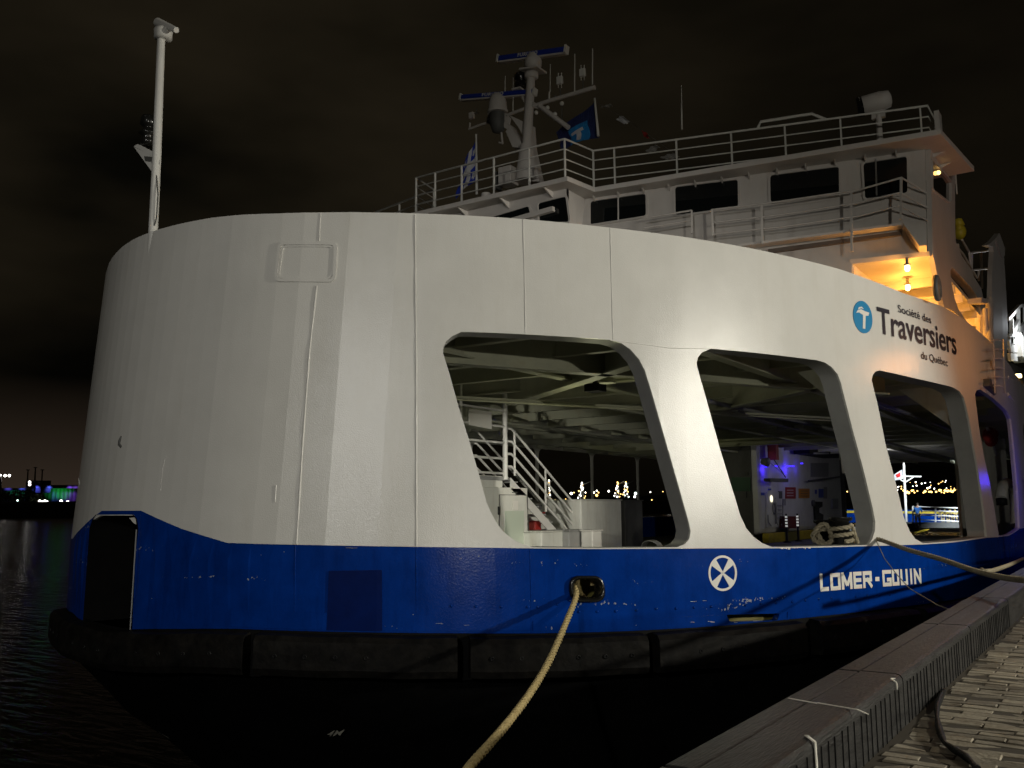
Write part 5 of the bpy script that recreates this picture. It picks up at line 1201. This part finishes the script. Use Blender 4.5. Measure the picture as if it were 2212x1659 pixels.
# ridge of land across the river
def ridge(name, us, vs_, d, thick=120):
    top = [AD(u, v, d) for u, v in zip(us, vs_)]; vs = []; fs = []
    for p in top:
        dd = V((p.x, p.y, 0)).normalized(); f = V((p.x, p.y, -2)); b = p+dd*thick
        vs += [f-dd*18, V((p.x, p.y, p.z*.75))-dd*3, p+dd*20, V((b.x, b.y, -2))]
    for i in range(len(top)-1):
        for j in range(3): fs.append((i*4+j, i*4+j+1, i*4+j+5, i*4+j+4))
    tag(MB().add(vs, fs, True).build(name, M['hill']), kind='structure')
ridge('hills', [-300, -50, 80, 200, 400, 900, 1160, 1300, 1500, 1600, 1750, 1850, 1950, 2100, 2300, 2500], [1085, 1083, 1083, 1082, 1080, 1078, 1077, 1073, 1066, 1045, 1030, 1026, 1028, 1030, 1035, 1045], 900)
ridge('shore_ground', [-400, -50, 80, 200, 400, 800], [1092, 1092, 1091, 1090, 1088, 1085], 330, 60)
# silo row, floodlit in blue and green
r_, f_ = facing(100)
Ls, Rs = AD(-30, 1092, 420), AD(190, 1091, 420)
sb = empty('grain_silos', (Ls+Rs)/2); tag(sb, 'long row of grain silos floodlit blue and green across the water', 'silos')
zt0, zt1 = AD(60, 1057, 420).z, AD(60, 1050, 420).z
dirn = (Rs-Ls); dirn.z = 0; ln = dirn.length; dirn.normalize(); nf = V((-dirn.y, dirn.x, 0)); 
if nf.dot(V((Ls.x, Ls.y, 0))) > 0: nf = -nf       # towards the viewer
ns = 24
for i in range(ns):
    c = V((Ls.x, Ls.y, 0))+dirn*(ln*(i+.5)/ns); h = AD(85, 1055, 420).z if i > 9 else AD(30, 1060, 420).z
    MB().lathe(V((c.x, c.y, 1)), [(ln/ns/2, 0), (ln/ns/2, h-1)], (0, 0, 1), 12).build('silo', M['silo'], sb)
for i0, i1, v0, v1 in ((0, 10, 1060, 1055), (10, 24, 1055, 1048)):
    a = V((Ls.x, Ls.y, 0))+dirn*(ln*i0/ns); b = V((Ls.x, Ls.y, 0))+dirn*(ln*i1/ns); h0_ = AD(60, v0, 420).z; h1_ = AD(60, v1, 420).z
    c = (a+b)/2; MB().box((c.x, c.y, (h0_+h1_)/2), ((b-a).length, 40, h1_-h0_), mat3=Matrix((dirn, nf, (0, 0, 1))).transposed()).build('gallery', M['darkgrey'], sb)
cc = AD(83, 1047, 420); MB().box((cc.x, cc.y, cc.z-4), (40, 40, 22), mat3=Matrix((dirn, nf, (0, 0, 1))).transposed()).build('head_house', M['darkgrey'], sb)
for u, col, top, e_ in ((18, (.15, .12, 1), 1, 2600), (38, (.05, 1, .5), 0, 5000), (48, (.1, .15, 1), 1, 3200), (80, (.1, .12, 1), 1, 5200), (106, (.1, .15, 1), 1, 5200), (114, (.05, 1, .25), 0, 5000), (134, (.03, 1, .12), 0, 14000), (150, (.25, .1, 1), 1, 4200), (162, (.3, .12, 1), 1, 2500)):
    p = AD(u, 1058 if top else 1083, 420); q = V((p.x, p.y, 0))+nf*30; q.z = p.z+(6 if top else 0)
    light('silo_floodlight', 'SPOT', q, V((q.x, q.y, q.z+(-16 if top else 22)))-nf*30, e_*(1.6 if col[1] > .5 else 4.5), col, 1.5, 70, .9)
# masts before the silos
for u, v in ((57, 1015), (73, 1010), (88, 1015)):
    b = AD(u, 1090, 380); t = AD(u+3.5, v, 380); e = empty('chimney', b)
    tag(e, {57: 'left', 73: 'middle and thickest', 88: 'right'}[u]+' of three thin dark masts rising behind the lit silos', 'mast', 'thin masts behind the silos')
    MB().tube([b, t], [2.2 if u == 73 else 1.4, 1.1], 6).build('mast_shaft', M['hill'], e); MB().box(t, (4, 4, 1.3)).build('mast_top', M['hill'], e)
# trees on the far quay
random.seed(3)
def tree(u, d, h, wd, label):
    h *= FS; wd *= FS
    b = AD(u, 1091, d); b.z = 1.5; e = empty('tree', b); tag(e, label, 'tree', 'dark trees on the far quay')
    MB().tube([b, b+V((.1, 0, h*.5)), b+V((0, .1, h*.8))], [1, .6, .2], 6).build('trunk', M['bark'], e); mb = MB()
    for k in range(150):
        a = random.uniform(0, 2*pi); rr_ = wd*sqrt(random.random()); z = h*(.3+.65*random.random()); s_ = 1-abs(z/h-.55)*.9
        c = b+V((cos(a)*rr_*s_, sin(a)*rr_*s_, z)); ax = V([random.uniform(-1, 1) for _ in range(3)]).normalized(); bx_ = ax.orthogonal().normalized()*random.uniform(1.3, 2.6); cx_ = ax.cross(bx_)
        mb.add([c-bx_, c+cx_*.6, c+bx_, c-cx_*.6], [(0, 1, 2, 3)])
    mb.build('crown', M['tree'], e)
for i, u in enumerate((2, 14, 26, 34, 44, 56, 62, 70, 78, 84)):
    tree(u, 300+random.uniform(-10, 10), random.uniform(5, 7.5), random.uniform(2.2, 3.2), 'dark leafy tree silhouetted before the lit silos')
# far lights at the left: lit sheds, floodlight masts
def lamp(u, v, d, r, m, label, group, cat='lamp', pole=True, nm='street_lamp'):
    p = AD(u, v, d); e = empty(nm, (p.x, p.y, 0)); tag(e, label, cat, group)
    if d < 600: r *= FS
    MB().sphere(p, r, 8, 5).build('lamp_head', M[m], e)
    if pole: MB().tube([(p.x, p.y, 0), (p.x, p.y, p.z-r*.5)], r*.18, 5).build('pole', M['hill'], e)
    return e
fm = empty('floodlight_mast', AD(3, 1091, 350)); tag(fm, 'tall pale floodlight mast with a row of white lamps at the left edge', 'floodlight')
for u in (0.5, 11, 20): MB().sphere(AD(u, 1027.5, 350), 1.9, 8, 6).build('lamp_head', M['lampw'], fm)
MB().bar(AD(-4, 1028, 350), AD(22, 1027.5, 350), 1.3, 1.3).tube([AD(-1, 1090, 350), AD(1, 1028, 350)], [2.7, 1.8], 8).build('mast_post', M['silo'], fm)
f2 = empty('floodlight_mast', AD(64, 1091, 360)); tag(f2, 'short floodlight mast with two white lamps one above the other', 'floodlight')
for v in (1041.5, 1047): MB().sphere(AD(64, v, 360), 1.9, 8, 6).build('lamp_head', M['lampw'], f2)
MB().tube([AD(64, 1090, 360), AD(64, 1042, 360)], [1.1, .7], 6).build('mast_post', M['hill'], f2)
for k, (u, m) in enumerate(((86, 'lampw'), (92, 'lampw'), (97, 'lampw'), (101, 'lampw'), (132, 'lampw'), (146, 'lampw'))):
    lamp(u, 1083+(k % 2)*1.5, 290, .42, m, 'bright white lamp on the far quay below the silos', 'white lamps on the far quay', pole=True)
sh = empty('lit_shed', AD(120, 1089, 292)); tag(sh, 'low shed with glowing cream front on the far quay', 'shed')
a, b = AD(106, 1090, 292), AD(148, 1089.5, 292); a.z = 3; b.z = 3
MB().prism([a, b, b+V((0, 0, 10)), a+V((0, 0, 10))], facing(120)[1]*14).build('shed_body', M['silo'], sh)
for k in range(6):
    p = a+(b-a)*((k+.5)/6); q = p-facing(120)[1]*.5; w_ = (b-a)*.07
    MB().prism([q-w_+V((0, 0, 1.5)), q+w_+V((0, 0, 1.5)), q+w_+V((0, 0, 8)), q-w_+V((0, 0, 8))], facing(120)[1]*-.05).build('lit_bay', mat('lit_bay', (1, .9, .7), emit=(1, .88, .6), es=2.2), sh)
lamp(66, 1087, 290, .22, 'lampy', 'small amber light low on the far quay left of the sheds', 'amber quay lights'); lamp(71, 1086, 290, .16, 'lampr', 'small red light beside the amber one on the far quay', 'red quay lights'); lamp(38, 1081, 290, .24, 'lampg', 'greenish lamp between the trees at the far left', 'green quay lamps')
lamp(109, 1087.5, 288, .25, 'lampb', 'blue light in front of the lit sheds', 'blue quay lights')
# cranes and works lights seen through the largest arch
random.seed(11)
def crane(u, vtop, vbot, d, label, n_, warm, spread=6, booms=True):
    b = AD(u, vbot, d); e = empty('harbour_crane', b); tag(e, label, 'crane')
    m_ = MB(); 
    for du in (-3, 3): m_.tube([AD(u+du, vbot, d), AD(u+du*.6, vtop, d)], .4, 5)
    m_.bar(AD(u-4, (vtop+vbot)/2, d), AD(u+4, (vtop+vbot)/2, d), .6, .6); m_.build('crane_legs', M['steel'], e)
    MB().tube([AD(u, vtop+6, d), AD(u+spread+6, vtop-2, d)], .35, 5).build('crane_boom', M['steel'], e)
    for k in range(n_):
        f = k/n_; uu = u+random.uniform(-spread, spread)*f; vv = vtop+(vbot-vtop)*f+random.uniform(-1, 1)
        MB().sphere(AD(uu, vv, d-1), random.uniform(.35, .7), 6, 4).build('crane_lamp', M[random.choice(warm)], e)
crane(1186, 1038, 1084, 800, 'lit crane seen through the stair rails', 12, ['lampw', 'lampw', 'lampy'], 5)
crane(1257, 1042, 1078, 800, 'crane hung with white lamps left of the pair of cranes', 20, ['lampw', 'lampw', 'lampy'], 13)
crane(1334, 1041, 1076, 800, 'left crane of the brightly lit pair through the largest arch', 18, ['lampw', 'lampy', 'lampy'], 9)
crane(1352, 1041, 1076, 800, 'right crane of the brightly lit pair through the largest arch', 18, ['lampw', 'lampy', 'lampg'], 10)
for u, v, r, m in ((1199, 1081, .9, 'lampy'), (1234, 1066, 1.1, 'lampw'), (1240, 1064, .5, 'lampy'), (1283, 1064, .7, 'lampw'), (1289, 1060, .6, 'lampw'), (1289, 1070, 1.1, 'lampy'), (1293, 1064, .6, 'lampy'), (1315, 1061, .8, 'lampw'), (1373, 1066, 1.2, 'lampg'), (1371, 1073, .9, 'lampw'), (1405, 1063, .5, 'lampw'), (1408, 1080, .5, 'lampy'), (1441, 1058, .5, 'lampw'), (1444, 1061, .4, 'lampy'), (1446, 1073, .9, 'lampw'), (1222, 1078, .4, 'lampy'), (1432, 1062, .4, 'lampy')):
    lamp(u, v, 780, r, m, 'far shore works light seen through the largest arch', 'works lights across the river')
# town lights on the hillside through the smaller arches
for i in range(150):
    u = random.uniform(1815, 2115); 
    if random.random() < .52: v = 1062-(u-1900)*.008+random.gauss(0, 1.6); r = random.uniform(.45, .95); m = 'lampy'
    else: v = random.uniform(1038, 1060); r = random.uniform(.2, .55); m = random.choice(['lampy', 'lampw', 'lampy'])
    lamp(u, v, 770, r, m, 'amber or white town light on the dark hillside beyond the stern', 'town lights on the hillside', pole=False)
for i in range(14): lamp(random.uniform(1500, 1565), random.uniform(1052, 1068), 770, .5, 'lampy', 'amber or white town light on the dark hillside beyond the stern', 'town lights on the hillside', pole=False) if False else None

# ================================================================ the stern end and what lies beyond it
SE = 72.0
zd = 4.3
sg = empty('signal_mast', on_s(1955, 1128, SE)); tag(sg, 'white mast with a crossbar and braces beyond the stern', 'mast')
def E_(u, v, s=SE): return on_s(u, v, s)
MB().tube([V((E_(1957, 1128).x, SE, 3.0)), E_(1952, 997)], [.10, .08], 8).build('mast_post', M['letter'], sg)
MB().tube([E_(1931, 1028.5), E_(1990, 1029.5)], .06, 6).tube([E_(1936, 1030), E_(1954, 1042)], .05, 6).tube([E_(1974, 1030), E_(1955, 1042)], .05, 6).build('crossbar', M['letter'], sg)
flag('flag', 'small white and red flag hanging from the crossbar of the white mast', 'flag', [(1949, 1014), (1950, 1034), (1933, 1038), (1930, 1026)], 10, 8, lambda u, v: 1 if (abs(u-.45) < .22 and abs(v-.5) < .25) else 0, ['flagwhite', 'maple'], SE-.1, None, .05)
pon = empty('landing_stage', (E_(2020, 1140).x, 78, 0)); tag(pon, 'floodlit landing stage with white rails beyond the stern', 'landing stage')
xa, xb = E_(1925, 1140, SE+.5).x, E_(2140, 1140, SE+.5).x
MB().box(((xa+xb)/2-1.5, SE+6.3, 4.2), (xb-xa+3, 11, .3)).build('stage_deck', M['grey'], pon)
MB().prism([E_(1970, 1152, 70.5), E_(2000, 1144, 71.5), E_(2008, 1144.5, 71.5), E_(1980, 1152, 70.5)], (0, 0, .05)).build('stage_line', M['yellow'], pon)
for v0, v1 in ((1094, 1098), (1102.5, 1106), (1112, 1116), (1122, 1127)):
    MB().tube([E_(1972, v0), E_(2084, v1)], .05, 6).build('stage_rail', M['letter'], pon)
for u in (1972, 2021, 2073): MB().tube([E_(u, 1094+(u-1972)*.035), E_(u, 1138)], .06, 6).build('stage_post', M['letter'], pon)
MB().box(E_(2020, 1134)+V((0, 0, 0)), (4.2, .2, .4)).build('stage_skirt', M['darkgrey'], pon)
for u in (1966, 1976): MB().lathe(E_(u, 1139), [(.02, -.1), (.28, -.1), (.28, .1), (.02, .1)], (0, 1, 0), 14).build('stage_wheel', M['black'], pon)
rc2 = E_(2058, 1118, SE+.6)
rope('coiled_rope', 'yellow hose coil hung on the landing stage rail', [rc2+V((-.9+.45*i*.1, .02*i, .55*sin(i*.9))) for i in range(40)], .06, 'rope', 160)
fb2 = empty('moored_barge', (E_(1950, 1110, 92).x, 92, 0)); tag(fb2, 'blue vessel with a yellow stripe moored beyond the landing stage', 'barge')
def bar_(v0, v1, m, nm, s=90): 
    P = [on_s(1780, v0, s), on_s(2200, v0+4, s), on_s(2200, v1+4, s), on_s(1780, v1, s)]
    return MB().prism(P, (0, 6, 0)).build(nm, M[m], fb2)
bar_(1100, 1128, 'hullblue', 'barge_hull'); P = bar_(1102.5, 1107.5, 'yellow', 'barge_stripe', 89.9)
light('stern_floodlight', 'SPOT', (E_(2000, 1000).x+4, 64, 10), (E_(2000, 1120).x, 76, 4.5), 13000, (.82, .92, 1), .3, 75, .6)
light('barge_fill', 'SPOT', (E_(1960, 1000).x+3, 78, 11), (on_s(1960, 1115, 90).x, 90, 4.5), 9000, (.9, .95, 1), .3, 85, .6)  # added fill to brighten the barge; no fitting built for it
# ---- person leaning on the rail
pe = empty('person', on_s(1984, 1141, SE-.6)); tag(pe, 'person in a blue shirt and black trousers leaning on the stern rail', 'person')
c = on_s(1984, 1141, SE-.6); gz = c.z
def skinned(name, V_, E__, Rr, m, parent):
    me = bpy.data.meshes.new(name); me.from_pydata([tuple(c+V(p)) for p in V_], E__, []); o = bpy.data.objects.new(name, me); C.objects.link(o); me.materials.append(m)
    s = o.modifiers.new('skin', 'SKIN'); u = o.modifiers.new('sub', 'SUBSURF'); u.levels = u.render_levels = 2
    for i, r in enumerate(Rr): me.skin_vertices[0].data[i].radius = (r, r)
    me.skin_vertices[0].data[0].use_root = True
    setparent(o, parent); return o
body = [(0, 0, .95), (0, .02, 1.15), (0, .10, 1.38), (.0, .14, 1.50), (.0, .17, 1.58), (.01, .20, 1.68), (.18, .10, 1.42), (.26, .22, 1.15), (.2, .42, 1.10), (-.18, .10, 1.42), (-.26, .2, 1.15), (-.2, .42, 1.10), (.10, 0, .9), (.12, -.02, .5), (.12, -.05, .08), (.12, .1, .04), (-.10, 0, .9), (-.14, .08, .5), (-.13, .02, .08), (-.13, .18, .04), (.19, .50, 1.10), (-.19, .50, 1.10)]
edges = [(0, 1), (1, 2), (2, 3), (3, 4), (4, 5), (2, 6), (6, 7), (7, 8), (2, 9), (9, 10), (10, 11), (0, 12), (12, 13), (13, 14), (14, 15), (0, 16), (16, 17), (17, 18), (18, 19), (8, 20), (11, 21)]
rad = [.13, .125, .15, .06, .055, .095, .065, .05, .035, .065, .05, .035, .085, .06, .045, .04, .085, .06, .045, .04, .028, .028]
skinned('body', body, edges, rad, M['skin'], pe)
sv = [0, 1, 2, 6, 7, 9, 10]; skinned('shirt', [body[i] for i in sv], [(0, 1), (1, 2), (2, 3), (3, 4), (2, 5), (5, 6)], [.15, .15, .17, .085, .068, .085, .068], M['shirt'], pe)
tv = [0, 12, 13, 14, 16, 17, 18]; skinned('trousers', [body[i] for i in tv], [(0, 1), (1, 2), (2, 3), (0, 4), (4, 5), (5, 6)], [.15, .105, .08, .065, .105, .08, .065], M['trousers'], pe)
MB().sphere(c+V((.01, .17, 1.72)), .10, 12, 8, (1, 1, .85)).build('hair', M['hair'], pe)
for x in (.12, -.13): MB().box(c+V((x, .06, .05)), (.10, .28, .1)).build('shoe', M['trousers'], pe, bevel=.03)
